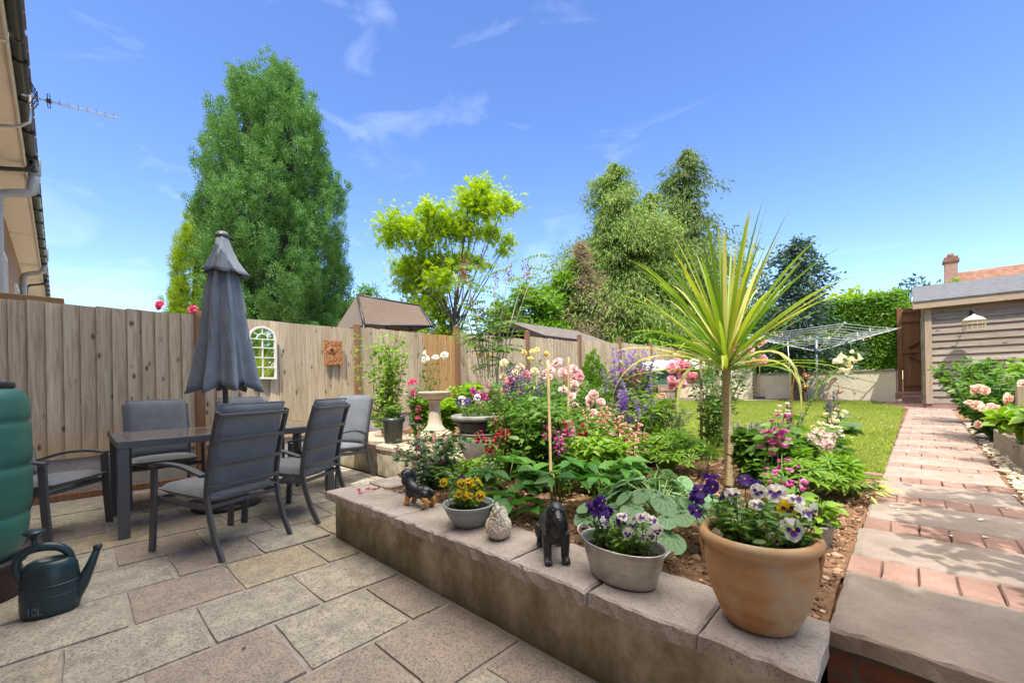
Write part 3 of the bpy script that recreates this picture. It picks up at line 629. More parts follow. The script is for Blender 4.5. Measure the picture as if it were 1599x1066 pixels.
# neighbour's low shed roof and gazebo canopy over the fence
t = thing('felt_shed', 'neighbouring dark shed with shallow brown felt roof showing over the fence', 'shed', (-8.0, 8.7, .0)); t.scale = (1.25, 1.25, 1.14)
m = MB(); m.box((0, 1.0, 1.0), (1.8, 2.3, 2.0)); m.build('wall', M['darkwood'], t)
m = MB(); rf = [(1.05, -.35, 2.06), (1.05, 2.4, 2.06), (0, 2.4, 2.52), (0, -.35, 2.52), (-1.05, 2.4, 2.06), (-1.05, -.35, 2.06)]; m.add(rf+[(a, b, c+.035) for a, b, c in rf], [[0, 3, 2, 1], [3, 5, 4, 2], [6, 7, 8, 9], [9, 8, 10, 11], [0, 1, 7, 6], [1, 2, 8, 7], [2, 4, 10, 8], [4, 5, 11, 10], [5, 3, 9, 11], [3, 0, 6, 9]]); m.build('roof', M['felt2'], t)
m = MB(); m.bar((1.06, -.34, 2.03), (0.0, -.34, 2.49), .03, .12); m.bar((-1.06, -.34, 2.03), (0.0, -.34, 2.49), .03, .12); m.bar((1.06, -.34, 2.03), (1.06, 2.4, 2.03), .03, .1); m.build('bargeboard', M['darkwood'], t)
t = thing('garden_gazebo', 'brown fabric gazebo canopy with dark frame beyond the fence', 'gazebo', (-8.35, 5.3, 0))
m = MB(); A = np.array([(.62, -1.35, 2.36), (.95, .05, 2.42), (-.25, .55, 3.1), (-.45, -.95, 3.18)]); 
nx = 8; V = []; 
for i in range(nx+1):
    for j in range(nx+1):
        u, v = i/nx, j/nx; q = (A[0]*(1-u)+A[1]*u)*(1-v)+(A[3]*(1-u)+A[2]*u)*v; q = q-np.array((0, 0, .07*sin(pi*u)*sin(pi*v))); V.append(q)
F = [[i*(nx+1)+j, (i+1)*(nx+1)+j, (i+1)*(nx+1)+j+1, i*(nx+1)+j+1] for i in range(nx) for j in range(nx)]
m.add(V, F, 0, True); m.add([A[3], A[2], (-1.5, .55, 2.45), (-1.7, -.95, 2.5)], [[0, 1, 2, 3]]); m.add([A[0], A[3], (-1.7, -.95, 2.5)], [[0, 1, 2]]); m.add([A[1], A[2], (-1.5, .55, 2.45)], [[0, 1, 2]])
m.build('canopy', fabricmat('brown_canopy', (.105, .07, .046)), t)
m = MB(); [m.tube([A[i], A[(i+1) % 4]], .028, 8) for i in range(4)]
for q in (A[0], A[1], np.array((-1.5, .55, 2.45)), np.array((-1.7, -.95, 2.5))): m.tube([(q[0]-.1, q[1], 0), (q[0]-.08, q[1], 2.0), q], .026, 8)
for s in (.35, .7): q = A[0]*(1-s)+A[1]*s; m.tube([q+np.array((0, 0, -.35)), q+np.array((-.02, .0, -.12)), q+np.array((-.12, -.03, .0)), q+np.array((-.3, -.05, .1))], .022, 8)
m.build('frame', M['gutter'], t)
# storage box, cold frame with sheet roof
t = thing('garden_store', 'cream garden store with grey pitched roof at the lawn end', 'shed', (-4.0, 15.0, .53))
m = MB(); m.box((0, .35, .8), (1.0, .75, 1.6)); m.add([(-.5, -.02, 1.6), (.5, -.02, 1.6), (0, -.02, 1.85), (-.5, .72, 1.6), (.5, .72, 1.6), (0, .72, 1.85)], [[0, 1, 2], [3, 5, 4]]); m.build('wall', M['creamstore'], t)
m = MB(); m.bar((-.6, .35, 1.6), (.0, .35, 1.92), .9, .04, up=(0, 1, 0)) if 0 else None
for s in (-1, 1): m.add([(s*.62, -.1, 1.58), (0, -.1, 1.93), (0, .82, 1.93), (s*.62, .82, 1.58), (s*.62, -.1, 1.54), (0, -.1, 1.89), (0, .82, 1.89), (s*.62, .82, 1.54)], [[0, 1, 2, 3], [4, 7, 6, 5], [0, 4, 5, 1], [3, 2, 6, 7], [0, 3, 7, 4]])
m.build('roof', M['felt'], t)
m = MB()
for i in range(13): m.box((.495, -.03, .1+.115*i), (.03, .02, .06)); m.box((-.28, -.03, .1+.115*i), (.05, .02, .05))
m.build('edge_trim', plain('moss_green', (.06, .12, .05), .8), t)
t = thing('cold_frame', 'low growing frame with white sheet roof and dark green netting sides', 'frame', (-5.35, 13.3, .5))
m = MB(); 
for x in (-.95, .95):
    for y in (0, .8): m.box((x, y, .6), (.05, .05, 1.2))
m.box((0, 0, .5), (1.9, .05, .07)); m.box((0, 0, .06), (1.9, .06, .12)); m.build('timber_frame', M['boxwood'], t)
k = N('green_netting', .8, 0, .2); k.col(k.ramp(k.noise(26, 2), [(.42, (.07, .15, .09)), (.5, (.012, .022, .014)), (.58, (.16, .25, .18))])); m = MB(); m.box((0, .03, .86), (1.88, .01, .62)); m.box((.93, .4, .86), (.01, .76, .62)); m.box((-.93, .4, .86), (.01, .76, .62)); m.build('netting', k.m, t)
m = MB(); n = 24; V = []
for j, (y, z) in enumerate(((-.12, 1.02), (-.1, 1.26), (.4, 1.36), (.95, 1.24))):
    for i in range(n+1): V.append((-1.05+2.1*i/n, y+.015*sin(i*1.7+j), z+.02*sin(i*.9+j*2)+.012*sin(i*2.3)))
m.add(V, [[j*(n+1)+i, j*(n+1)+i+1, (j+1)*(n+1)+i+1, (j+1)*(n+1)+i] for j in range(3) for i in range(n)], 0, True); m.build('sheet_roof', plain('white_sheet', (.62, .60, .55), .7), t)
m = MB(); m.box((-3.6, 14.2, zg(14.2)+.008), (1.9, 1.0, .04)); tag(m.build('store_slab', M['paving'], bevel=.006), kind='structure')
# brick edging between lawn and bed
R = RN(12); m = MB()
for i in range(12): x = -1.55+i*.12; cut_stone(m, x, x+.112, 3.98+.01*(i % 2)*0+.03*abs(i-9)*.1, 4.06, zg(4)+.03, .07, R, j=.003)
tag(m.build('bed_edging', M['pbrick']), 'row of red edging bricks between the soil bed and the lawn', 'edging')
# ================================================================ furniture
def pillow(m, w, h, t, Mx, mi=0, p=7, n=14, seam=True):
    """stuffed cushion: w x h, thickness t, placed by the 4x4 matrix Mx"""
    g = np.linspace(-1, 1, n+1); V = []
    for sgn in (1, -1):
        for v in g:
            for u in g:
                e = ((1-abs(u)**p)*(1-abs(v)**p))**.5; c = .012*(1-u*u)*(1-v*v)
                V.append((u*w/2, v*h/2, sgn*(t/2*e+c)))
    k = (n+1)**2; F = []
    for a in range(n):
        for b in range(n):
            q = [a*(n+1)+b, a*(n+1)+b+1, (a+1)*(n+1)+b+1, (a+1)*(n+1)+b]; F.append(q); F.append([k+i for i in q[::-1]])
    A = np.array(V); Mx = np.array(Mx); m.add(A @ Mx[:3, :3].T+Mx[:3, 3], F, mi, True)
    if seam:
        r = [(u*w/2, v*h/2, 0) for u, v in [(x, -1) for x in g[:-1]]+[(1, x) for x in g[:-1]]+[(x, 1) for x in g[::-1][:-1]]+[(-1, x) for x in g[::-1]]]
        m.tube(np.array(r) @ Mx[:3, :3].T+Mx[:3, 3], .005, 5, mi, True, False)
def frame_m(o, x, y):
    x = Vector(x).normalized(); y = Vector(y).normalized(); z = x.cross(y); return [[x[0], y[0], z[0], o[0]], [x[1], y[1], z[1], o[1]], [x[2], y[2], z[2], o[2]], [0, 0, 0, 1]]
def rect(w, t): return [(-w/2, -t/2), (w/2, -t/2), (w/2, t/2), (-w/2, t/2)]
def curve(P, n=16):
    """smooth curve through control points (Catmull-Rom)"""
    P = [np.array(p, float) for p in P]; P = [2*P[0]-P[1]]+P+[2*P[-1]-P[-2]]; out = []
    for i in range(1, len(P)-2):
        for t in np.linspace(0, 1, n, endpoint=False):
            a, b, c, d = P[i-1:i+3]; out.append(.5*((2*b)+(-a+c)*t+(2*a-5*b+4*c-d)*t*t+(-a+3*b-3*c+d)*t**3))
    out.append(P[-2]); return out
def make_chair(label):
    t = thing('patio_chair', label, 'chair', group='cushioned chairs around the patio table'); F_ = M['frame']
    for s in (-1, 1):
        m = MB(); m.sweep(curve([(s*.28, -.285, 0), (s*.28, -.262, .3), (s*.28, -.25, .585)], 5), rect(.022, .05), up=(0, 1, 0)); m.build('front_leg', F_, t, bevel=.003)
        m = MB(); m.sweep(curve([(s*.28, -.272, .597), (s*.285, -.14, .618), (s*.282, .05, .605), (s*.272, .225, .552)], 5), rect(.048, .02)); m.build('armrest', F_, t, bevel=.004)
        m = MB(); m.sweep(curve([(s*.262, .375, 0), (s*.262, .30, .16), (s*.262, .245, .36), (s*.262, .245, .5), (s*.262, .295, .75), (s*.262, .36, .97)], 5), rect(.022, .038), up=(0, -1, 0)); m.build('rear_leg', F_, t, bevel=.003)
    m = MB()
    for s in (-1, 1): m.sweep(curve([(s*.262, -.265, .375), (s*.262, 0, .35), (s*.262, .245, .345)], 5), rect(.02, .035))
    for y, z in ((-.25, .37), (.0, .345), (.235, .34)): m.bar((-.262, y, z), (.262, y, z), .025, .025)
    m.build('seat_frame', F_, t, bevel=.003)
    m = MB()
    for y, z in ((.245, .47), (.266, .62), (.302, .78), (.352, .945)):
        m.sweep(curve([(-.262, y+.008, z), (-.235, y+.032, z), (0, y+.052, z), (.235, y+.032, z), (.262, y+.008, z)], 5), rect(.014, .024), up=(0, .3, 1))
    m.build('back_slats', F_, t, bevel=.003)
    m = MB(); pillow(m, .50, .54, .085, frame_m((0, -.015, .415), (1, 0, 0), (0, 1, -.07))); m.build('seat_cushion', M['cushion'], t)
    m = MB(); pillow(m, .495, .58, .06, frame_m((0, 0, .73), (1, 0, 0), (0, 0, 1)), n=22, p=9); me = m.build('back_cushion', M['cushion'], t).data
    for v in me.vertices: v.co.y = v.co.y+.218+.30*max(0, v.co.z-.47)**1.35+.004*sin(v.co.z*26)*(v.co.x**2*8)
    return t
ch0 = make_chair('grey cushioned chair nearest the camera, its slatted back turned to us')
spots = [(-3.66, .73, -65.7, None),
         (-3.97, 1.36, -54, 'grey cushioned chair seen from behind beside the planter wall corner'),
         (-4.92, 2.12, 24, 'cushioned chair at the far table end, side-on and lit by the sun'),
         (-4.93, -.20, 143, 'grey chair by the water butt, its back hidden by the green tank'),
         (-5.55, .62, 92, 'grey chair against the fence left of the parasol pole'),
         (-5.62, 1.42, 88, 'grey chair against the fence just behind the parasol pole')]
for i, (x, y, a, lab) in enumerate(spots):
    c = ch0 if i == 0 else copy_tree(ch0); c.location = (x, y, .006); c.rotation_euler = (0, 0, radians(a))
    if lab: c['label'] = lab
# table
t = thing('patio_table', 'long grey metal table with glazed brown top and square legs', 'table', (-4.76, 1.02, .006))
m = MB(); lx, ly = .98, 1.62
for s in (-1, 1): m.box((s*(lx/2-.035), 0, .712), (.07, ly, .055)); m.box((0, s*(ly/2-.035), .712), (lx-.14, .07, .055))
m.build('table_frame', M['frame'], t, bevel=.003)
m = MB(); 
for s in (-1, 1): m.box((0, s*(ly/4-.0175), .7375), (lx-.13, ly/2-.09, .009)); m.box((s*.26, 0, .7375), (.40, .1, .009))
m.build('table_top', M['glasstop'], t, bevel=.002)
for sx in (-1, 1):
    for sy in (-1, 1): m = MB(); m.box((sx*(lx/2-.036), sy*(ly/2-.036), .342), (.068, .068, .684)); m.build('leg', M['frame'], t, bevel=.003)
for sy in (-1, 1):
    m = MB(); m.box((.16, sy*.06-.02, .34), (.05, .05, .68)) ; m.build('centre_leg', M['frame'], t, bevel=.003)
m = MB(); m.add([(0, 0, 0), (.05, .012, .003), (.07, 0, .008), (.05, -.012, .002)], [[0, 1, 2, 3]]); o = m.build('dry_leaf', plain('brown_leaf', (.14, .07, .035), .8), loc=(-4.55, .62, .755)); tag(o, 'small dry brown leaf lying on the table top', 'leaf')
# parasol
t = thing('garden_parasol', 'closed grey canvas parasol standing through the patio table', 'parasol', (-4.75, 1.0, 0))
m = MB(); m.tube([(0, 0, .05), (0, 0, 2.6)], .024, 14); m.build('pole', M['frame'], t)
R = RN(3); ph = R.rand(8)*.8
def folds(a, z, k=8, amp=.2):
    i = a/(2*pi)*k; f = i-math.floor(i); d = abs(f-.5)*2; return 1+amp*(d**1.9-.45)+.05*sin(3*a+1.3)+.25*amp*sin(2*pi*f*2+i*1.7)*(1-d)
n = 160; prof = [(.045, 2.44), (.075, 2.36), (.108, 2.25), (.138, 2.1), (.158, 1.92), (.18, 1.72), (.204, 1.5), (.23, 1.3), (.25, 1.18), (.262, 1.10)]
V = []; 
for i, (r, z) in enumerate(prof):
    tt = i/(len(prof)-1)
    for j in range(n):
        a = 2*pi*j/n+.25*sin(z*2.0)+.04*sin(z*9); f = folds(a, z, 8, .10+.40*tt); ii = (a/(2*pi)*8); d = abs(ii-math.floor(ii)-.5)*2
        q = r*f*(1+.06*sin(a+1)); zz = z+(.085*(1-d)**1.3*tt**5)+.012*sin(2*a+1)*tt
        V.append((q*cos(a), q*sin(a), zz))
F = [[(i+1)*n+j, (i+1)*n+(j+1) % n, i*n+(j+1) % n, i*n+j] for i in range(len(prof)-1) for j in range(n)]
m = MB(); m.add(V, F, 0, True); o = m.build('canopy', M['canvas'], t); sl = o.modifiers.new('solid', 'SOLIDIFY'); sl.thickness = .004
prof = [(.045, 2.60), (.055, 2.56), (.078, 2.47), (.108, 2.37), (.14, 2.29), (.16, 2.245)]; V = []
for i, (r, z) in enumerate(prof):
    tt = i/(len(prof)-1)
    for j in range(n):
        a = 2*pi*j/n; f = folds(a+.3, z, 6, .1+.30*tt)*(1+.42*max(0, cos(a-radians(43.4)))**2*tt); V.append((r*f*cos(a), r*f*sin(a), z+.012*sin(6*a)*tt*tt-.02*tt*cos(a-radians(43))))
F = [[(i+1)*n+j, (i+1)*n+(j+1) % n, i*n+(j+1) % n, i*n+j] for i in range(len(prof)-1) for j in range(n)]
m = MB(); m.add(V, F, 0, True); o = m.build('top_vent', M['canvas'], t); sl = o.modifiers.new('solid', 'SOLIDIFY'); sl.thickness = .004
m = MB(); m.lathe([(.05, 2.585), (.062, 2.60), (.06, 2.615), (.04, 2.64), (.015, 2.65), (0, 2.65)], n=20); m.build('finial', M['frame'], t)
m = MB()
for i in range(8): a = 2*pi*(i+.0)/8+.25*sin(2.2); m.bar((.05*cos(a), .05*sin(a), 2.3), (.20*cos(a), .20*sin(a), 1.16), .014, .018)
m.lathe([(.03, 1.55), (.045, 1.56), (.045, 1.64), (.03, 1.65)], n=14); m.build('ribs', M['frame'], t)
t = thing('parasol_base', 'round dark parasol base on the paving under the table', 'parasol base', (-4.75, 1.0, .006)); m = MB(); m.lathe([(.27, 0), (.28, .02), (.27, .045), (.2, .06), (.07, .085), (.045, .09), (.045, .30), (.03, .30), (.03, .26)], n=40); m.build('weight', M['blackplastic'], t); m = MB(); m.tube([(.045, 0, .24), (.09, 0, .24)], .009, 8); m.lathe([(.022, -.01), (.022, .01)], (.095, 0, .24), 10); m.build('knob', M['blackplastic'], t)
# water butt on its stand
t = thing('butt_stand', 'dark stand carrying the green water butt', 'stand', (-3.67, -.445, .006)); m = MB(); m.lathe([(.235, 0), (.25, .02), (.225, .17), (.25, .18), (.25, .2)], n=32); m.build('stand', plain('maroon_plastic', (.035, .018, .022), .5), t)
t = thing('water_butt', 'ribbed green plastic water butt standing at the left edge', 'water butt', (-3.67, -.445, .206))
z = [0, .03, .08, .14, .20, .235, .25, .265, .30, .38, .46, .50, .515, .53, .57, .65, .72, .745, .76, .775, .81, .88, .925, .945]; r = [.20, .222, .243, .256, .262, .262, .252, .262, .270, .275, .275, .272, .261, .272, .275, .275, .272, .27, .26, .27, .272, .268, .25, .21]
m = MB(); m.lathe(list(zip(r, z)), n=56); m.build('tank', M['butt'], t); m = MB(); m.lathe([(.2, .94), (.215, .95), (.215, .975), (.19, .985), (.06, 1.0), (.05, 1.02), (0, 1.02)], n=48); m.build('lid', M['blackplastic'], t)
m = MB(); a = radians(-35); d = np.array((cos(a), sin(a), 0)); m.tube([d*.25+(0, 0, .07), d*.34+(0, 0, .07)], .016, 10); m.tube([d*.32+(0, 0, .07), d*.32+(0, 0, .02)], .012, 8); m.build('tap', M['blackplastic'], t)
# watering can
t = thing('watering_can', 'dark green ten litre watering can beside the water butt', 'watering can', (-3.17, -.095, .006), radians(84)); t.scale = (.76, .88, 1.04)
m = MB(); m.lathe([(.118, 0), (.135, .006), (.142, .03), (.142, .10), (.138, .17), (.128, .225), (.112, .25), (.085, .262), (.075, .256), (.07, .25), (0, .245)], n=48, sx=1.0, sy=.66)
for z in (.095, .145): m.lathe([(.1415, z-.004), (.1445, z), (.1415, z+.004)], n=48, sx=1.0, sy=.66)
m.build('body', M['can'], t)
m = MB(); m.tube([(.10, 0, .06), (.15, 0, .115), (.19, 0, .19), (.225, 0, .27)], [.05, .036, .026, .018], 14); m.lathe([(.02, 0), (.024, .005), (.024, .02), (.015, .02)], (.225, 0, .265), 14); m.build('spout', M['can'], t)
m = MB(); m.tube(curve([(-.125, 0, .17), (-.15, 0, .25), (-.125, 0, .305), (-.06, 0, .325), (.03, 0, .315), (.085, 0, .275), (.1, 0, .22)], 5), [.021]*31, 12); m.build('handle', M['can'], t)
m = MB(); m.tube([(-.07, .0, .32), (-.07, 0, .38)], .014, 10); m.lathe([(.018, .372), (.03, .385), (.05, .398), (.053, .404), (.045, .41), (0, .412)], (-.07, 0, 0), 24); m.build('rose', M['can'], t)
def text_mesh(s, size, ex, mat, name):
    cu = bpy.data.curves.new(name, 'FONT'); cu.body = s; cu.size = size; cu.extrude = ex; cu.align_x = 'CENTER'; cu.bevel_depth = ex*.3
    tmp = bpy.data.objects.new('tmp', cu); COL.objects.link(tmp); me = bpy.data.meshes.new_from_object(tmp.evaluated_get(bpy.context.evaluated_depsgraph_get())); bpy.data.objects.remove(tmp); me.materials.clear(); me.materials.append(mat); return me
o = bpy.data.objects.new('volume_mark', text_mesh('10L', .05, .0025, plain('raised_green', (.075, .115, .12), .4), 'volume_mark')); COL.objects.link(o); o.parent = t; o.location = (-.062, -.0875, .026); o.rotation_euler = (radians(90), 0, radians(-17))
# mirror and plaque on the fence
t = thing('arched_mirror', 'white arched window mirror hanging on the fence', 'mirror', (-6.47, 1.80, 1.26))
hw, hr = .175, .56; arc = lambda r, n=24: [(r*cos(a), hr+r*sin(a)) for a in np.linspace(0, pi, n)]
def yz(p, x): return [(x, a, b) for a, b in p]
m = MB(); o_ = [(hw, 0)]+arc(hw)+[(-hw, 0)]; i_ = [(hw-.028, .028)]+arc(hw-.028)+[(-hw+.028, .028)]; n = len(o_)
V = yz(o_, .03)+yz(i_, .03)+yz(o_, 0)+yz(i_, 0); F = []
for a in range(n):
    b = (a+1) % n; F += [[a, b, n+b, n+a], [2*n+a, 2*n+b, b, a], [n+a, n+b, 3*n+b, 3*n+a]]
m.add(V, F)
for z in (.165, .30, .435): m.box((.018, 0, z), (.018, 2*hw-.05, .014))
m.box((.018, 0, .285), (.018, .014, .53)); m.tube([(.018, .07*cos(a), .56+.07*sin(a)) for a in np.linspace(0, pi, 14)], .008, 6); m.box((.018, 0, .555), (.018, 2*hw-.05, .014))
for a in (40, 90, 140): m.bar((.018, .07*cos(radians(a)), .56+.07*sin(radians(a))), (.018, .155*cos(radians(a)), .56+.155*sin(radians(a))), .012, .016)
m.build('frame', M['whitepaint'], t, bevel=.003)
m = MB(); m.add(yz(i_, .008), [list(range(n))]); k = N('mirror_glass', .03, 1, .5); k.col((.82, .84, .84)); m.build('glass', k.m, t)
t = thing('wall_plaque', 'square orange carved plaque with an eye shape hanging on the fence', 'plaque', (-6.47, 2.78, 1.48))
k = N('carved_plaque', .8, 0, .3); vo = k.n('ShaderNodeTexVoronoi', feature='F1'); vo.inputs['Scale'].default_value = 55; k.l(k.obj(), vo.inputs['Vector']); k.col(k.ramp(vo.outputs['Distance'], [(.2, (.62, .36, .17)), (.45, (.48, .20, .07)), (.6, (.22, .08, .03))])); k.bump(vo.outputs['Distance'], .8, .006)
m = MB(); m.box((.015, 0, .19), (.03, .28, .38)); m.build('panel', k.m, t, bevel=.004)
m = MB(); m.ell((.032, -.03, .225), (.008, .085, .05), n=20); m.build('eye_rim', plain('rust_orange', (.42, .15, .04), .6), t); m = MB(); m.ell((.038, -.03, .235), (.01, .03, .03), n=18); m.build('eye', plain('amber_dark', (.05, .035, .02), .2), t)
m = MB(); m.add([(.033, .07, .19), (.033, .125, .19), (.033, .125, .13), (.033, .0975, .10), (.033, .07, .13), (.028, .07, .19), (.028, .125, .19), (.028, .125, .13), (.028, .0975, .10), (.028, .07, .13)], [[0, 1, 2, 3, 4], [0, 5, 6, 1], [1, 6, 7, 2], [2, 7, 8, 3], [3, 8, 9, 4], [4, 9, 5, 0]]); m.build('shield_relief', plain('rust_orange', (.42, .15, .04), .6), t)

# ================================================================ pots
def compost(t, r, z, sx=1, sy=1):
    m = MB(); R = RN(int(r*1e4)); n = 26; pr = [(r*q, z-.012*(q**2)+.006*R.randn()) for q in (1, .8, .6, .4, .2)]+[(0, z)]
    m.lathe(pr, n=n, sx=sx, sy=sy, wob=lambda a, zz: 1); m.scat(rough(ICO1, 3), np.column_stack([(lambda rr, aa: (rr*np.cos(aa)*sx, rr*np.sin(aa)*sy, 0*aa+z+.001))(r*.95*np.sqrt(R.rand(160)), R.rand(160)*6.28)]).T.reshape(-1, 3) if False else np.array([(r*.93*math.sqrt(R.rand())*cos(a)*sx, r*.93*math.sqrt(R.rand())*sin(a)*sy, z-.004) for a in R.rand(200)*6.28]), R.randn(200, 3), R.randn(200, 3), .006+.005*R.rand(200), sm=False)
    return m.build('compost', M['compost'], t)
t = thing('terracotta_pot', 'large terracotta pot standing on the near end of the coping', 'pot', (-.338, 1.475, .368), .4); t.scale = (.80, .80, 1.0)
m = MB(); m.lathe([(.112, 0), (.124, .004), (.142, .03), (.168, .085), (.186, .14), (.193, .185), (.192, .215), (.186, .234), (.187, .24), (.2, .245), (.212, .256), (.214, .268), (.208, .279), (.196, .284), (.182, .28), (.176, .268), (.176, .22), (.17, .15)], n=80, wob=lambda a, z: 1+.006*sin(2*a+1)+.004*sin(5*a+z*30)); m.build('pot_body', M['terra'], t)
compost(t, .174, .238)
for a in (-.12, 3.0):
    m = MB(); d = np.array((cos(a), sin(a), 0)); q = np.array((-sin(a), cos(a), 0)); m.tube(curve([d*.19+q*0+(0, 0, .15), d*.198+(0, 0, .20), d*.204+(0, 0, .225), d*.198+(0, 0, .24)], 4), .010, 8); m.build('lug', M['terra'], t)
t = thing('galvanised_tub', 'oval galvanised tub with side handles on the coping beside the black dog', 'tub', (-.80, 1.45, .368), radians(-6)); t.scale = (.9, .9, .95)
m = MB(); m.lathe([(.135, .0), (.143, .004), (.146, .012), (.170, .095), (.172, .1), (.171, .104), (.182, .138), (.188, .142), (.19, .146), (.186, .150), (.18, .147), (.176, .135), (.16, .06)], n=64, sx=1.05, sy=.70); m.build('tub_body', M['galv'], t)
o = compost(t, .166, .112, 1.03, .69)
for s in (-1, 1): m = MB(); m.tube(curve([(s*.188, -.04, .128), (s*.215, -.036, .15), (s*.222, 0, .165), (s*.215, .036, .15), (s*.188, .04, .128)], 4), .005, 7); m.build('handle', M['galv'], t)
t = thing('grey_bowl', 'grey plastic bowl planter on the coping between the statues', 'bowl', (-1.72, 1.46, .368)); t.scale = (.95, .95, .95)
m = MB(); m.lathe([(.07, 0), (.078, .003), (.092, .02), (.115, .055), (.131, .09), (.133, .094), (.132, .097), (.139, .115), (.148, .118), (.150, .123), (.147, .128), (.139, .127), (.136, .118), (.12, .07)], n=56); m.build('bowl_body', M['greybowl'], t); compost(t, .134, .104)
t = thing('green_pot', 'dark green round pot on the terrace behind the sunlit chair', 'pot', (-4.86, 2.86, .393)); m = MB(); m.lathe([(.10, 0), (.11, .01), (.135, .27), (.15, .275), (.155, .29), (.15, .33), (.14, .33), (.13, .28)], n=36); m.build('pot_body', plain('deep_green_glaze', (.03, .045, .04), .35), t); compost(t, .13, .29)
t = thing('grey_urn', 'weathered grey pot on the terrace carrying the black bowl', 'urn', (-3.0, 2.7, .393)); m = MB(); m.lathe([(.115, 0), (.13, .01), (.165, .07), (.195, .14), (.205, .20), (.206, .222), (.202, .226), (.206, .23), (.205, .262), (.215, .268), (.205, .275), (.1, .272)], n=44); m.build('urn_body', M['urngrey'], t)
t = thing('black_bowl', 'wide black bowl planter with grey rim standing on the grey pot', 'bowl', (-3.0, 2.7, .668)); m = MB(); m.lathe([(.17, 0), (.185, .005), (.20, .03), (.215, .09), (.225, .118)], n=48); m.build('bowl_body', M['urnblack'], t); m = MB(); m.lathe([(.225, .118), (.262, .122), (.275, .14), (.272, .165), (.258, .172), (.245, .168), (.238, .13)], n=48); m.build('bowl_rim', M['urngrey'], t); compost(t, .24, .15)
t = thing('stone_pedestal', 'cast stone birdbath pedestal with fluted column on the terrace', 'birdbath', (-3.93, 2.85, .393), .75); t.scale = (.86, .86, 1.0)
m = MB(); m.box((0, 0, .07), (.36, .36, .14)); m.box((0, 0, .165), (.40, .40, .05)); m.box((0, 0, .2), (.33, .33, .03)); m.build('plinth', M['cement'], t, bevel=.008)
m = MB(); m.lathe([(.15, .21), (.15, .235), (.125, .25), (.105, .275), (.10, .28), (.085, .36), (.076, .46), (.075, .54), (.085, .56), (.11, .575)], n=96, wob=lambda a, z: 1-.05*(abs(sin(8*a)) if .285 < z < .55 else 0)); m.build('column', M['cement'], t)
m = MB(); m.lathe([(.09, .57), (.12, .585), (.17, .605), (.20, .63), (.212, .65), (.215, .665), (.2, .668), (.17, .645), (0, .63)], n=72, wob=lambda a, z: 1+(.03*abs(sin(9*a)) if z > .6 else 0)); m.build('bowl', M['cement'], t)
t = thing('small_bucket', 'small clear bucket of seedlings on the soil behind the terracotta pot', 'bucket', (-.30, 2.35, .36)); m = MB(); m.lathe([(.05, 0), (.055, .005), (.068, .09), (.072, .092), (.072, .1), (.066, .1), (.06, .06)], n=28); k = N('clear_plastic', .15, 0, .5); k.col((.7, .74, .76)); k.b.inputs['Transmission Weight'].default_value = .6; m.build('bucket_body', k.m, t); compost(t, .062, .08)

# ================================================================ statues
def blob(name, parts, mat, parent, voxel, sm=4, it=.6):
    """fuse ellipsoids and tapered tubes into one continuous skin"""
    m = MB()
    for q in parts:
        if q[0] == 'e': m.ell(q[1], q[2], q[3] if len(q) > 3 else None, 20, 14)
        else: m.tube(curve(q[1], 4) if len(q[1]) > 2 else q[1], np.interp(np.linspace(0, 1, (len(q[1])-1)*4+1 if len(q[1]) > 2 else 2), np.linspace(0, 1, len(q[2])), q[2]), 14)
    me = m.mesh(name, mat); o = bpy.data.objects.new(name, me); COL.objects.link(o)
    r = o.modifiers.new('r', 'REMESH'); r.mode = 'VOXEL'; r.voxel_size = voxel; s = o.modifiers.new('s', 'SMOOTH'); s.iterations = sm; s.factor = it
    me2 = bpy.data.meshes.new_from_object(o.evaluated_get(bpy.context.evaluated_depsgraph_get())); o.modifiers.clear(); o.data = me2; bpy.data.meshes.remove(me); me2.name = name
    me2.polygons.foreach_set('use_smooth', np.ones(len(me2.polygons), bool)); me2.update(); o.parent = parent; return o
def rx(a): return Matrix.Rotation(radians(a), 3, 'X')
def ry(a): return Matrix.Rotation(radians(a), 3, 'Y')
# black spaniel statue: local -Y is forward
t = thing('black_dog_statue', 'glossy black statue of a long-eared dog facing the patio', 'statue', (-1.115, 1.43, .368), radians(47))
P = [('e', (0, .06, .115), (.05, .10, .052)), ('e', (0, -.02, .125), (.052, .055, .062), rx(-25)), ('e', (0, .13, .11), (.05, .055, .055)),
     ('t', [(0, -.03, .14), (0, -.055, .175), (0, -.06, .20)], [.045, .038, .034]),
     ('e', (0, -.066, .222), (.031, .040, .034)), ('e', (0, -.06, .238), (.027, .030, .020)), ('t', [(0, -.085, .216), (0, -.115, .204), (0, -.138, .198)], [.024, .019, .0155]), ('e', (0, -.13, .192), (.0145, .018, .011)), ('e', (0, -.075, .15), (.03, .026, .05))]
for s in (-1, 1):
    P += [('t', [(s*.034, -.045, .12), (s*.038, -.05, .07), (s*.037, -.048, .018)], [.027, .02, .017]), ('e', (s*.038, -.062, .012), (.019, .028, .013)),
          ('e', (s*.037, -.058, .192), (.0085, .019, .05), ry(s*-7)), ('e', (s*.043, -.06, .158), (.0085, .021, .028)),
          ('t', [(s*.035, .13, .10), (s*.046, .135, .06), (s*.044, .165, .035), (s*.045, .155, .012)], [.034, .024, .014, .013]), ('e', (s*.046, .138, .011), (.017, .026, .012)),
          ('e', (s*.02, -.045, .125), (.022, .03, .035))]
    for q in (-1, 0, 1): P.append(('e', (s*.038+q*.011, -.082, .009), (.0065, .009, .008)))
P.append(('t', [(0, .175, .12), (0, .21, .09), (0, .235, .06)], [.014, .01, .005]))
blob('dog_body', P, M['dogblack'], t, .0036, 3)
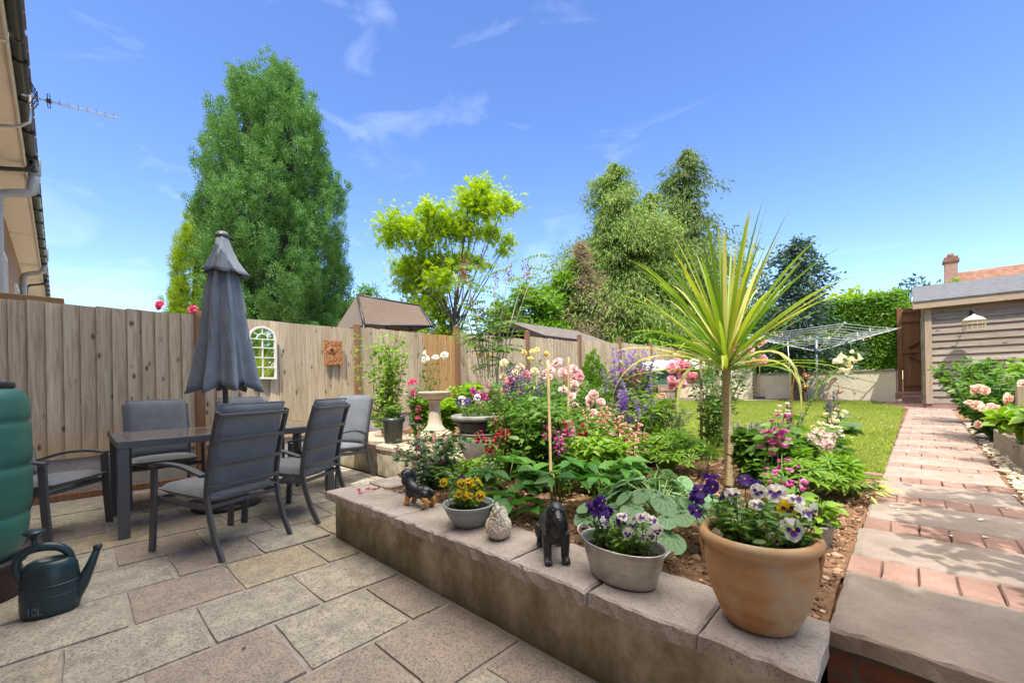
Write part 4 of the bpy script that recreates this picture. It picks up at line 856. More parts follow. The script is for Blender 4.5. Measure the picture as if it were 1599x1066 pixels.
m = MB(); [m.ell((s*.0185, -.0985, .230), (.0078, .0062, .0078)) for s in (-1, 1)]; m.build('eyes', M['eye'], t); m = MB(); m.ell((0, -.152, .203), (.0105, .007, .0085)); m.build('nose', M['nose'], t)
# black and tan dachshund puppy, seen from behind
t = thing('dachshund_statue', 'black and tan dachshund puppy statue looking away along the coping', 'statue', (-2.27, 1.49, .368), radians(-80))
P = [('e', (0, .045, .085), (.042, .075, .042)), ('e', (0, -.03, .095), (.044, .05, .05)), ('e', (0, .09, .085), (.041, .04, .043)), ('t', [(0, -.045, .11), (0, -.065, .15), (0, -.07, .17)], [.038, .03, .027]),
     ('e', (0, -.078, .19), (.034, .038, .033))]
for s in (-1, 1): P += [('t', [(s*.031, -.07, .205), (s*.042, -.062, .18), (s*.045, -.06, .148), (s*.04, -.064, .13)], [.011, .014, .016, .009]), ('e', (s*.026, .095, .075), (.024, .034, .034)), ('e', (s*.027, -.035, .07), (.02, .024, .03))]
P.append(('t', [(0, .12, .11), (0, .145, .10), (0, .152, .075)], [.013, .010, .005])); body = blob('dog_body', P, M['dogblack'], t, .0034, 3)
P = [('t', [(0, -.10, .183), (0, -.128, .174), (0, -.145, .170)], [.024, .019, .014])]; blob('muzzle', P, M['dogtan'], t, .003, 2)
for s in (-1, 1):
    blob('front_leg', [('t', [(s*.03, -.04, .06), (s*.032, -.045, .03), (s*.032, -.045, .012)], [.02, .016, .015]), ('e', (s*.032, -.055, .01), (.016, .024, .011))], M['dogtan'], t, .003, 2)
    blob('rear_leg', [('t', [(s*.03, .10, .06), (s*.034, .125, .04), (s*.032, .115, .012)], [.023, .016, .014]), ('e', (s*.033, .105, .01), (.015, .023, .011))], M['dogtan'], t, .003, 2)
m = MB(); m.ell((0, -.158, .176), (.009, .006, .008)); m.build('nose', M['nose'], t); m = MB(); [m.ell((s*.02, -.108, .198), (.006, .006, .006)) for s in (-1, 1)]; m.build('eyes', M['eye'], t)
# cream stone hen
t = thing('hen_ornament', 'cream carved stone hen ornament on the coping', 'ornament', (-1.46, 1.43, .368), radians(30))
m = MB(); P = [('e', (0, 0, .055), (.062, .068, .055)), ('e', (0, .01, .03), (.058, .062, .03)), ('t', [(0, -.02, .08), (0, -.028, .12), (0, -.03, .145)], [.046, .03, .02]), ('e', (0, -.034, .15), (.02, .024, .02)), ('t', [(0, -.05, .147), (0, -.068, .142)], [.009, .003]), ('t', [(0, .04, .07), (0, .075, .10), (0, .085, .125)], [.036, .024, .008])]
for i in range(4): P.append(('e', (0, -.048+.012*i, .17+.006*sin(i*1.2)), (.005, .008, .012)))
o = blob('hen_body', P, M['henstone'], t, .0032, 2); R = RN(4)
V = np.array([v.co for v in o.data.vertices]); k = R.choice(len(V), 900); k = k[V[k, 2] < .13]; nn = np.array([o.data.vertices[i].normal for i in k])
m = MB(); m.scat(ICO1, V[k], np.array((0, .4, -1.))+.2*R.randn(len(k), 3), nn, np.column_stack([.011+0*k, .007+0*k, .0045+0*k])); m.build('feathers', M['henstone'], t)
m = MB(); m.ell((0, -.056, .128), (.008, .006, .012)); [m.ell((s*.018, -.04, .156), (.0035, .0035, .0035)) for s in (-1, 1)]; m.build('wattle', plain('tan_stone', (.42, .30, .20), .9), t)

# ================================================================ far garden furniture
t = thing('rotary_dryer', 'open rotary clothes dryer with white arms and pegged lines', 'clothes dryer', (-1.62, 13.2, .50), radians(24))
m = MB(); m.tube([(0, 0, 0), (0, 0, 1.75)], .028, 10); m.build('pole', M['alu'], t); m = MB(); m.lathe([(.03, 1.28), (.05, 1.3), (.05, 1.42), (.03, 1.44)], n=12); m.lathe([(.03, 1.66), (.045, 1.68), (.045, 1.76), (.02, 1.8), (0, 1.8)], n=12); m.build('hub', plain('blue_plastic', (.04, .09, .22), .4), t)
tips = [(1.75*cos(pi/2*i), 1.75*sin(pi/2*i), 1.86) for i in range(4)]
for q in tips: m = MB(); m.bar((0, 0, 1.36), q, .026, .018); m.bar((q[0]*.5, q[1]*.5, 1.6), (0, 0, 1.72), .012, .012); m.build('arm', M['white'], t)
m = MB()
for k_ in np.linspace(.34, .97, 9):
    P = [np.array((q[0]*k_, q[1]*k_, 1.36+.5*k_)) for q in tips]
    for i in range(4): a, b = P[i], P[(i+1) % 4]; m.tube([a, (a+b)/2-(0, 0, .02), b], .004, 4, cap=False)
m.build('lines', plain('line_blue', (.62, .68, .76), .6), t)
R = RN(5); m = [MB(), MB(), MB()]
pegs = ((.72, .70, .62), (.30, .50, .62), (.62, .42, .40))
for i in range(34):
    k_ = np.linspace(.34, .97, 9)[R.randint(3, 9)]; e = R.randint(4); a, b = [np.array((tips[j][0]*k_, tips[j][1]*k_, 1.36+.5*k_)) for j in (e, (e+1) % 4)]; f = R.rand(); q = a*(1-f)+b*f
    g = m[R.randint(3)]; g.box(q-(.006, 0, .03), (.012, .014, .085), ry(6)); g.box(q+(.006, 0, -.03), (.012, .014, .085), ry(-6))
for g, c in zip(m, pegs): g.build('pegs', plain('peg_%d' % int(c[0]*100), c, .5), t)
t = thing('peg_basket', 'pale blue peg basket hanging at the left end of the clothes dryer', 'basket', (-2.98, 12.35, 1.98)); m = MB(); m.lathe([(.09, 0), (.1, .005), (.125, .12), (.132, .125), (.12, .125), (.095, .02), (0, .015)], n=24, sx=1.2); m.build('basket_body', plain('pale_blue', (.36, .62, .66), .5), t); m = MB(); m.tube([(.145*cos(a), 0, .12+.16*sin(a)) for a in np.linspace(0, pi, 12)], .009, 7); m.build('handle', plain('pale_blue', (.36, .62, .66), .5), t)
t = thing('clothes_prop', 'thin metal clothes prop leaning under the dryer lines', 'prop', (-2.25, 13.2, .5)); m = MB(); m.tube([(0.08, .0, 0), (0, .0, 1.75)], .014, 8); m.build('pole', M['alu'], t); m = MB(); m.tube([(-.05, 0, 1.82), (0, 0, 1.74), (.05, 0, 1.82)], .012, 6); m.build('fork', M['alu'], t)
t = thing('garden_broom', 'pale handled broom leaning beside the garden store', 'broom', (-3.25, 14.55, .5)); m = MB(); m.tube([(0, 0, .1), (.02, .12, 1.25)], .013, 8); m.build('handle', M['bamboo'], t); m = MB(); m.box((0, 0, .07), (.3, .08, .13)); m.build('head', plain('navy_bristle', (.05, .07, .12), .8), t)
# copper ornaments on rods
for i, (x, y, px, pz, lab) in enumerate(((-1.14, 6.9, .0, 0, 'copper garden spinner on a curved rod, leftmost of three beyond the bed'), (-1.17, 7.2, .02, .14, 'copper garden spinner on the tallest rod, middle of three beyond the bed'), (-.82, 7.6, .0, -.1, 'copper garden spinner on a drooping rod right of the cream foxglove'))):
    t = thing('copper_spinner', lab, 'ornament', (x, y, zg(y)), group='copper ornaments on rods'); h = .62+pz; cs = .6
    m = MB(); m.tube(curve([(0, 0, 0), (0, 0, h*.8), (.05, .03, h+.12), (.12, .06, h+.1), (.14, .08, h)], 5), .005, 6); m.build('rod', M['copper'], t)
    m = MB(); m.ell((.14, .08, h-.025), (.055*cs, .045*cs, .042*cs), n=14); m.ell((.175, .095, h-.015), (.025*cs, .025*cs, .022*cs), n=10); m.build('bee_body', M['copper'], t); m = MB(); m.ell((.13, .1, h+.01), (.045*cs, .03*cs, .006), ry(-20)); m.ell((.13, .06, h+.01), (.045*cs, .03*cs, .006), ry(-20)); m.build('wings', plain('copper_gold', (.55, .33, .15), .35, .6), t)
# raised timber beds and posts at the right
t = thing('raised_bed', 'weathered timber raised bed along the right of the path', 'planter', (.68, 4.75, .39))
m = MB(); m.box((.5, -.02, .11), (1.0, .035, .20)); m.box((-.02, .75, .11), (.035, 1.5, .20)); m.box((.5, 1.5, .11), (1.0, .035, .20)); m.box((.0, -.03, .16), (.09, .09, .36)); m.build('boards', M['boxwood'], t, bevel=.004); m = MB(); m.box((.5, .74, .16), (.98, 1.44, .02)); m.build('bed_soil', M['soil'], t)
for i, (x, y, h) in enumerate(((.72, 5.4, .62), (.95, 5.75, .60), (.85, 7.4, .72), (.78, 6.3, .5))):
    m = MB(); m.box((0, 0, h/2), (.075, .075, h)); o = m.build('timber_post', M['shedtrim'], bevel=.005, loc=(x, y, .42)); tag(o, ['short grey timber post nearest the camera in the rose bed', 'short timber post just behind the nearest one at the right edge', 'timber post with a leaning batten deep in the peach roses', 'lower timber post between the rose bushes'][i], 'post', 'grey posts in the rose bed')
for (x, y, h, lx, ly, lab) in ((-1.55, 1.97, .92, -.05, .05, 'bamboo cane leaning in the bed behind the black dog statue'), (-2.08, 2.87, 1.0, .03, .0, 'pale bamboo cane standing further back in the bed')):
    m = MB(); P = [(lx*f, ly*f, h*f) for f in np.linspace(0, 1, 12)]; m.tube(P, [.0085 if i % 3 else .010 for i in range(12)], 9); tag(m.build('bamboo_cane', M['bamboo'], loc=(x, y, .35)), lab, 'cane', 'bamboo canes')
# ================================================================ foliage templates (x along the leaf, unit length)
def ovate(w=.34, fold=.07, droop=.12):
    v = [(0, 0, 0), (.33, 0, -.02), (.68, 0, -.02-droop*.5), (1, 0, -droop-.02), (.28, w, fold), (.66, w*.8, fold-droop*.35), (.28, -w, fold), (.66, -w*.8, fold-droop*.35)]
    return (v, [[0, 1, 4], [1, 2, 5, 4], [2, 3, 5], [0, 6, 1], [1, 6, 7, 2], [2, 7, 3]])
OV, OVN, OVW = ovate(), ovate(.2, .05, .2), ovate(.45, .05, .1)
FL = ([(0, 0, 0), (.45, .24, .03), (1, 0, -.03), (.45, -.24, .03)], [[0, 1, 2, 3]])
FLN = ([(0, 0, 0), (.4, .13, .02), (1, 0, -.03), (.4, -.13, .02)], [[0, 1, 2, 3]])
FLW = ([(0, 0, 0), (.4, .38, .06), (1, 0, -.1), (.4, -.38, .06)], [[0, 1, 2], [0, 2, 3]])
def palmate(n=8, w=.12):
    V, F = [], []
    for i in range(n):
        a = 2*pi*i/n; c, s = cos(a), sin(a); b = len(V)
        for x, y, z in ((.04, 0, 0), (.6, w, .12), (1, 0, .05), (.6, -w, .12)): V.append((x*c-y*s, x*s+y*c, z))
        F += [[b, b+1, b+2], [b, b+2, b+3]]
    return (V, F)
LUPIN = palmate(9, .11); LOBED = palmate(5, .24)
STAR5 = palmate(5, .30)
def pinnate(k=5, l=.34, w=.10):
    V, F = [], []
    for i in range(k):
        for s in (-1, 1):
            x = .2+.8*i/k; a = s*1.0; b = len(V); c, q = cos(a), sin(a)
            for u, v, z in ((0, 0, 0), (l*.5, w, .02), (l, 0, -.08), (l*.5, -w, .02)): V.append((x+u*c-v*q, u*q+v*c, z-.25*x*x))
            F.append([b, b+1, b+2, b+3])
    return (V, F)
PIN = pinnate()
def heart():
    V = [(0, 0, .0)]; n = 22; F = []
    for i in range(n+1):
        a = -pi*.93+2*pi*.93*i/n; r = .62+.18*cos(a)+(.12*(abs(a)/pi)**3); V.append((.34+r*.72*cos(a) if True else 0, r*.74*sin(a), .06*abs(sin(a))-.10*max(0, cos(a))+.012*(-1)**i))
    V.append((.36, 0, .02)); c = len(V)-1
    F = [[i, i+1, c] for i in range(1, n+1)]+[[0, 1, c], [n+1, 0, c]]
    return (V, F)
HEART = heart()
def veined(T):
    """the same leaf with raised dark veins as a second material"""
    V, F = list(map(tuple, T[0])), [(f, 0) for f in T[1]]; m_ = len(V)-1; H = np.array(T[0])
    for i in range(1, m_, 2):
        e = H[i]; b = np.array((.12, 0, .012)); d = e-b; n_ = np.array((-d[1], d[0], 0)); n_ /= np.linalg.norm(n_)+1e-9; k_ = len(V)
        for f_, w_, lift in ((0, .012, .022), (.55, .010, .03), (.93, .004, .012)): 
            p_ = b+d*f_; p_[2] = (T[0][m_][2]*(1-f_)+e[2]*f_)+lift; V += [tuple(p_-n_*w_), tuple(p_+n_*w_)]
        F += [([k_, k_+2, k_+3, k_+1], 1), ([k_+2, k_+4, k_+5, k_+3], 1)]
    return (V, F)
HEARTV = veined(HEART)
def fan(k=8):
    V, F = [], []; r = RN(3)
    for i in range(k):
        a = i*2.4; t_ = i/k; b = np.array((.75*t_, .22*sin(pi*(.15+.8*t_))*cos(a), .22*sin(pi*(.15+.8*t_))*sin(a))); d = np.array((.9, .55*cos(a), .55*sin(a))); d /= np.linalg.norm(d); s_ = np.cross(d, (.2, .5, .84)); s_ /= np.linalg.norm(s_); l_ = .36*(1.1-.5*t_); n_ = len(V)
        V += [tuple(b), tuple(b+d*l_*.45+s_*l_*.24), tuple(b+d*l_), tuple(b+d*l_*.45-s_*l_*.24)]; F.append([n_, n_+1, n_+2, n_+3])
    return (V, F)
FAN = fan()
def bell():
    n = 6; V = []; 
    for x, r in ((0, .12), (.35, .22), (.75, .24), (1, .42)):
        for j in range(n): a = 2*pi*j/n; V.append((x, r*cos(a), r*sin(a)))
    return (V, [[i*n+j, i*n+(j+1) % n, (i+1)*n+(j+1) % n, (i+1)*n+j] for i in range(3) for j in range(n)])
BELL = bell()
def unit(v): return v/(np.linalg.norm(v, axis=-1, keepdims=True)+1e-9)
Rv, Fv = np.array((.7266, .6871, 0)), np.array((-.6871, .7266, 0))
# ================================================================ trees
LM = leafmat
G = dict(
 cyp=LM('cypress_foliage', [(.06, .15, .042), (.095, .22, .055), (.14, .29, .075), (.19, .34, .08)], .22, .6, .2),
 lime=LM('lime_conifer', [(.17, .29, .02), (.25, .38, .03), (.32, .44, .04)], .3, .6, .2),
 rob=LM('golden_leaf', [(.22, .37, .012), (.31, .45, .015), (.42, .51, .03)], .5, .5, .3),
 cedar=LM('cedar_foliage', [(.10, .20, .03), (.16, .28, .045), (.23, .33, .06), (.27, .33, .10)], .3, .6, .2),
 cedar2=LM('dark_cedar_foliage', [(.07, .14, .03), (.12, .20, .045), (.19, .24, .07)], .25, .6, .2),
 brown=LM('dead_conifer', [(.22, .16, .09), (.32, .24, .14), (.42, .33, .20)], .15, .8, .1),
 decid=LM('green_leaf', [(.085, .20, .015), (.14, .28, .025), (.20, .34, .04)], .4, .45, .35),
 spruce=LM('blue_spruce', [(.03, .075, .055), (.055, .11, .08), (.09, .16, .10)], .15, .6, .25),
 hedge=LM('hedge_leaf', [(.08, .19, .014), (.13, .28, .022), (.20, .36, .045)], .35, .4, .4),
 elder=LM('elder_leaf', [(.07, .17, .02), (.11, .23, .03), (.17, .28, .05)], .4, .45, .35))
DARK = plain('inner_foliage_shade', (.022, .04, .014), .95, var=.4, scale=3)  # solid cores coloured dark, standing in for the shade between leaves
def prof_r(p, z): return np.interp(z, [a for a, b in p], [b for a, b in p])
def plume_tree(name, label, base, prof, n, per, size, mat, seed, out=.35, plen=(.45, .85), prad=.15, leaders=(), cat='tree', T=FL, rin=.62):
    t = thing(name, label, cat, base); R = RN(seed); zmin, zmax = prof[0][0], prof[-1][0]
    zz = np.linspace(zmin, zmax, 60); w = np.array([prof_r(prof, z) for z in zz]); cdf = np.cumsum(w); cdf /= cdf[-1]
    z = np.interp(R.rand(n), cdf, zz); a = R.rand(n)*2*pi; bumps = 1+.12*np.sin(3*a+z*.8)+.12*np.sin(5*a-z*1.7+2)+.09*np.sin(8*a+z*2.6)
    r = prof_r(prof, z)*bumps*(rin+(1-rin)*R.rand(n)**.45); P = np.column_stack([r*np.cos(a), r*np.sin(a), z])
    for (lx, ly, lz, lr, ln) in leaders:
        k = int(ln); az_ = R.rand(k)*2*pi; h = R.rand(k); rr = lr*(1-h)**.8*np.sqrt(R.rand(k)); P = np.concatenate([P, np.column_stack([lx+rr*np.cos(az_), ly+rr*np.sin(az_), lz-1.3+1.25*h])]); a = np.concatenate([a, az_])
    N_ = len(P); o = np.column_stack([np.cos(a), np.sin(a), 0*a]); A = unit(np.array((0, 0, 1))+o*(out*(.5+R.rand(N_)))[:, None]+.12*R.randn(N_, 3)); l = plen[0]+(plen[1]-plen[0])*R.rand(N_)
    A = np.repeat(A, per, 0); P = np.repeat(P, per, 0); l = np.repeat(l, per); T_ = R.rand(len(P)); rad = unit(np.cross(A, R.randn(len(P), 3)))
    Q = P+A*(T_*l)[:, None]+rad*(prad*np.sin(pi*T_**.6)*np.sqrt(R.rand(len(P))))[:, None]
    D = unit(A*.8+rad*.55+.25*R.randn(len(P), 3)); m = MB(); s = size*(.6+.7*R.rand(len(P))); m.scat(T, Q, D, rad+.3*A, s, sm=False); m.build('crown', mat, t)
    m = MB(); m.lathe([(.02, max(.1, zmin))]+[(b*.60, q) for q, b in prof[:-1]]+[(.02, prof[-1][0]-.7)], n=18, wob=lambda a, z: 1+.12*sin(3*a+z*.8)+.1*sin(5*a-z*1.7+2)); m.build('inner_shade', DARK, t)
    m = MB(); m.tube([(0, 0, -.3), (0, 0, zmin+1)], [.24, .18], 10); m.build('trunk', M['bark'], t); return t
plume_tree('cypress_tree', 'huge dark green cypress with billowing crown, tallest tree beyond the fence', (-14.3, 4.35, 0), [(.8, 1.15), (2.2, 1.5), (4.2, 1.78), (5.5, 1.72), (7.2, 1.5), (9.0, 1.2), (9.9, .75), (10.4, .35), (10.6, .1)], 1500, 34, .19, G['cyp'], 1, plen=(.5, 1.0), prad=.15, out=.30, T=FAN, rin=.78, leaders=((.15, .2, 10.9, .42, 44), (-.55, -.5, 10.5, .4, 36), (.5, .45, 10.1, .4, 26)))
plume_tree('lime_conifer_tree', 'bright lime green conifer at the left foot of the huge cypress', (-16.3, 3.15, 0), [(.8, .85), (3.5, 1.1), (5.2, .88), (6.4, .46), (6.75, .08)], 820, 24, .17, G['lime'], 2, plen=(.35, .6), prad=.13, T=FAN, rin=.8)
def clump_tree(name, label, base, clumps, per, size, mat, seed, T=FL, trunk=.14, limbs=True, cat='tree', droop=.25, flat=.75, core=0, gauss=0):
    """clumps: (right, away, up, radius) relative to the base; leaves fill ragged clumps carried on limbs"""
    t = thing(name, label, cat, base); R = RN(seed); m = MB(); w = MB()
    for (u, f, z, r) in clumps:
        c = Rv*u+Fv*f+np.array((0, 0, z)); n = max(30, int(per*r*r)); d = unit(R.randn(n, 3)); rr = r*(R.rand(n)**.42)*(1+.22*np.sin(d[:, 0]*5+seed)*np.sin(d[:, 2]*6+u)); P = c+d*rr[:, None]*np.array((1, 1, flat))
        sub = unit(R.randn(9, 3))*r*.75; k = R.randint(9, size=n); P = P*.72+(c+sub[k]*np.array((1, 1, flat))+R.randn(n, 3)*r*.20)*.28
        if gauss: g_ = R.randn(n, 3); P = P*(1-gauss)+(c+g_*r*.55*np.array((1, 1, flat)))*gauss+R.randn(n, 3)*.05
        D = unit(d*.6+R.randn(n, 3)*.7+np.array((0, 0, -droop))); m.scat(T, P, D, unit(R.randn(n, 3)*.6+np.array((0, 0, 1.))), size*(.6+.7*R.rand(n)), sm=False)
        if core: 
            w2 = c; m.ell(c, (r*core, r*core, r*core*flat), n=12, m=8, mi=1)
        if limbs:
            b = np.array((0, 0, max(.2, z*.50))); mid = b*.45+c*.55+R.randn(3)*.12*r-np.array((0, 0, .25*r)); w.tube(curve([b, mid, c+np.array((0, 0, r*.2))], 5), np.linspace(trunk*.5, trunk*.09, 11), 6)
    m.build('crown', [mat, DARK], t); w.tube(curve([(0, 0, -.3), (.03, .02, max(.6, clumps[0][2]*.3)), (.05, 0, max(1.2, clumps[0][2]*.62))], 6), np.linspace(trunk, trunk*.5, 13), 10); w.build('trunk', M['bark'], t); return t
# golden robinia: clump centres read off the crown outline (metres right / up from the trunk)
S_ = 14/646.
cl = [(705, 330, 34), (665, 350, 38), (630, 345, 26), (612, 352, 18), (745, 300, 30), (770, 310, 28), (795, 325, 22), (760, 280, 18), (740, 292, 14), (680, 318, 24), (640, 328, 18), (625, 380, 26), (655, 392, 32), (690, 385, 36), (722, 370, 26), (640, 420, 28), (668, 430, 30), (700, 425, 26), (660, 460, 22), (790, 360, 14), (800, 350, 12), (730, 340, 30), (768, 335, 24), (690, 470, 24), (705, 500, 26), (650, 500, 24), (680, 505, 24), (750, 390, 10), (765, 400, 9)]
R = RN(9); cl = [((x-712)*S_, R.randn()*.7, 1.18+(601-y)*S_-.42, r*S_*1.02) for x, y, r in cl]
clump_tree('golden_robinia_tree', 'airy golden yellow robinia tree beyond the fence', (-11.0, 8.85, 0), cl, 1150, .18, G['rob'], 3, PIN, .07, flat=.7, gauss=.8, droop=.2)
clump_tree('lime_bush', 'light green bush between the cypress and the brown gazebo', (-15.6, 7.2, 0), [(0, 0, 4.0, .7), (-.5, .2, 3.4, .8), (.5, .3, 3.2, .8), (-.3, 0, 2.6, .9), (.4, 0, 2.3, .9), (.9, .3, 2.6, .8)], 1500, .16, G['decid'], 4, FLW, .1, cat='bush')
clump_tree('distant_dark_tree', 'small dark treetop far behind the gazebo canopy', (-22.5, 11.8, 0), [(0, 0, 6.6, .8), (-.6, 0, 6.0, .8), (.6, .2, 5.9, .8), (0, 0, 5.2, 1.2)], 700, .22, G['cyp'], 5, FL, .15)
clump_tree('green_garden_tree', 'fresh green leafy tree rising behind the felt roofed shed', (-10.8, 12.2, 0), [(.1, 0, 4.6, .8), (-.7, .3, 4.0, .9), (.8, .2, 4.2, .9), (0, .3, 3.3, 1.1), (1.0, 0, 3.1, 1.0), (-1.0, 0, 3.0, .9), (.3, -.3, 2.5, 1.1), (-1.6, .3, 2.6, .9), (-2.2, .2, 2.2, .9)], 1250, .16, G['decid'], 6, FLW, .14)
clump_tree('leafy_tree', 'bright green bushy tree left of the dead brown conifer', (-10.6, 14.6, 0), [(0, 0, 5.6, .75), (.5, .2, 6.2, .55), (-.6, 0, 4.8, 1.0), (.5, .2, 4.6, 1.0), (-.9, 0, 3.6, 1.1), (.3, 0, 3.4, 1.2), (1.0, .3, 3.9, .9), (0, 0, 2.3, 1.3), (1.0, 0, 2.4, 1.1)], 1250, .17, G['decid'], 7, FLW, .16)
def tier_tree(name, label, base, prof, mat, seed, step=.26, nb=8, size=.2, per=15, z0=.8, sway=0, T=FLN, hang=.75, lift=.1):
    t = thing(name, label, 'tree', base); R = RN(seed); m = MB(); w = MB(); top = prof[-1][0]; z = z0; PP, DD = [], []
    ax = lambda z: np.array((sway*sin(z*.55), sway*.6*sin(z*.4+1), z))
    while z < top-.05:
        L1 = prof_r(prof, z)
        for b in range(nb):
            a = R.rand()*2*pi; L0 = L1*(1+.30*sin(2*a+z*1.3+seed)+.2*sin(3*a-z*2.9)); Lb = L0*(.35+.85*R.rand()); o = np.array((cos(a), sin(a), 0)); c = ax(z+R.rand()*step)
            pts = curve([c, c+o*Lb*.45+np.array((0, 0, lift*Lb)), c+o*Lb+np.array((0, 0, -.18*Lb))], 4); w.tube(pts, np.linspace(.028, .006, len(pts)), 4, cap=False)
            k = max(2, int(Lb/.22)); f = .25+.75*(np.arange(k)+.5)/k
            for ff in f:
                q = pts[min(len(pts)-1, int(ff*(len(pts)-1)))]; n = per; rr = R.randn(n, 3)*np.array((.12, .12, .10))*(.5+.5*Lb)
                PP.append(q+rr+np.cross(o, (0, 0, 1))*R.randn(n)[:, None]*.16*Lb*.6); DD.append(o*.55+np.array((0, 0, -hang))+R.randn(n, 3)*.38)
        z += step
    P = np.concatenate(PP); D = unit(np.concatenate(DD)); m.scat(T, P, D, R.randn(len(P), 3), size*(.6+.7*R.rand(len(P))), sm=False); m.build('crown', mat, t)
    w.tube([ax(z) for z in np.linspace(-.3, top-.1, 14)], np.linspace(.22, .02, 14), 9); w.build('trunk', M['bark'], t); return t
tier_tree('cedar_tree', 'broad drooping green conifer behind the yellow spiky plant', (-9.9, 18.0, 0), [(.5, 4.2), (2.5, 4.2), (5, 3.6), (7.5, 2.6), (9.5, 1.5), (10.8, .8), (11.6, .15)], G['cedar'], 11, step=.23, nb=13, per=20, size=.19)
tier_tree('thin_cedar_tree', 'taller ragged thin topped conifer just right of the broad one', (-7.9, 21.3, 0), [(.5, 4), (3, 3.9), (6, 3.2), (8.5, 2.2), (10.5, 1.3), (11.8, .8), (12.7, .15)], G['cedar2'], 12, step=.30, nb=10, per=17, size=.23, sway=.25, hang=.9)
tier_tree('ragged_cedar_tree', 'shorter ragged green conifer filling the gap between the two tall ones', (-8.6, 18.8, 0), [(.5, 3.2), (3, 3.0), (6, 2.3), (8.5, 1.3), (10.0, .3)], G['cedar'], 19, step=.27, nb=11, per=16, size=.22)
tier_tree('dead_conifer_tree', 'dead brown twiggy conifer left of the broad drooping conifer', (-10.1, 15.2, 0), [(.5, 1.9), (3, 1.9), (4.8, 1.4), (6.2, .7), (7.1, .08)], G['brown'], 13, step=.2, nb=10, per=12, size=.26, T=([(0, 0, 0), (.5, .05, .0), (1, 0, 0), (.5, -.05, 0)], [[0, 1, 2, 3]]), hang=.1)
tier_tree('blue_spruce_tree', 'dark blue spruce standing in front of the clipped hedge', (-2.15, 14.15, .5), [(1.0, 1.15), (2.0, 1.2), (3.0, 1.0), (3.9, .7), (4.35, .35), (4.6, .05)], G['spruce'], 14, step=.2, nb=8, per=17, size=.13, z0=1.0, T=FL, hang=.15, lift=.15)
clump_tree('treetop_beyond_hedge', 'pale green treetop rounding above the clipped hedge', (-1.6, 22.5, 0), [(0, 0, 4.2, 1.0), (1.2, 0, 4.3, .9), (2.3, .2, 3.9, .9), (-1.2, .3, 3.9, .9), (3.2, .4, 4.0, .6)], 800, .2, G['lime'], 15, FLW, .15)
clump_tree('sparse_tree', 'thin grey green tree crown behind the gate', (.3, 24, 0), [(0, 0, 4.9, .7), (.8, 0, 4.6, .7), (-.6, .2, 4.5, .6), (.2, 0, 3.8, .9)], 420, .17, G['spruce'], 16, FL, .1)
clump_tree('chimney_creeper', 'green creeper growing round the foot of the brick chimney', (1.9, 30, 0), [(-.5, 0, 5.4, .5), (.1, 0, 5.6, .5), (.8, 0, 5.5, .45), (1.3, 0, 5.3, .35)], 900, .2, G['decid'], 17, FLW, .1, cat='creeper')
clump_tree('back_shrubs', 'dense green shrubs filling the gap between spruce and conifers', (-5.2, 18.5, 0), [(-1.5, 0, 2.4, 1.2), (0, 0, 2.6, 1.2), (1.4, 0, 2.3, 1.1), (-3.0, 0, 2.6, 1.3), (2.6, 0, 2.4, 1.0)], 900, .17, G['hedge'], 18, FLW, .1, cat='bush')
# clipped hedge on the wall
t = thing('clipped_hedge', 'tall clipped green hedge growing above the cream wall', 'hedge', WA, ang); R = RN(21); n = 52000; Lh, dh, h0, h1 = 4.4, .9, 1.38, 3.28
x = .02+(Lh)*R.rand(n); face = R.rand(n); top = h1+.22*(x/Lh)+.03*np.sin(x*4)
y = np.where(face < .66, .06*R.rand(n)+.03*np.sin(x*5)+.02*R.randn(n), -dh*R.rand(n)); z = np.where(face < .66, h0-.03+(top-h0)*R.rand(n), np.where(face < .9, top+.03*R.randn(n), h0+(top-h0)*R.rand(n))); x = np.where(face >= .9, np.where(R.rand(n) < .8, .02, Lh+.02)+.03*R.randn(n), x)
sgn = -1 if (Matrix.Rotation(ang, 3, 'Z') @ Vector((0, 1, 0))).y > 0 else 1
P = np.column_stack([x, sgn*(y), z]); D = R.randn(n, 3)+np.array((0, .5*sgn, -.2)); m = MB(); m.scat(FLW, P, D, R.randn(n, 3)+np.array((0, 1.0*sgn, .6)), .062*(.7+.6*R.rand(n)), sm=False); m.build('foliage', G['hedge'], t)
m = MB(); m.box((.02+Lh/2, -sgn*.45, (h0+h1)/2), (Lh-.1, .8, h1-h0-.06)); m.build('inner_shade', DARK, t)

# ================================================================ plants
LF = dict(
 rose=LM('rose_leaf', [(.045, .12, .02), (.075, .17, .03), (.12, .22, .04)], .3, .35, .45),
 bright=LM('bright_leaf', [(.12, .25, .02), (.18, .33, .03), (.26, .40, .05)], .4, .42, .4),
 dark=LM('dark_leaf', [(.03, .085, .025), (.05, .125, .035), (.08, .16, .045)], .25, .35, .45),
 mid=LM('mid_leaf', [(.06, .15, .02), (.10, .21, .03), (.15, .27, .045)], .35, .4, .4),
 grey=LM('grey_leaf', [(.13, .18, .08), (.18, .23, .11), (.24, .28, .15)], .25, .6, .3),
 lupin=LM('lupin_leaf', [(.10, .24, .02), (.16, .31, .03), (.22, .36, .05)], .4, .45, .35),
 hell=LM('hellebore_leaf', [(.03, .10, .02), (.05, .15, .025), (.10, .24, .04)], .3, .38, .3),
 gold=LM('golden_variegated', [(.45, .46, .06), (.55, .52, .12), (.62, .58, .25), (.30, .36, .05)], .35, .5, .3))
def petal(name, cols, tr=.35): return LM(name, cols, tr, .55, .3, False)
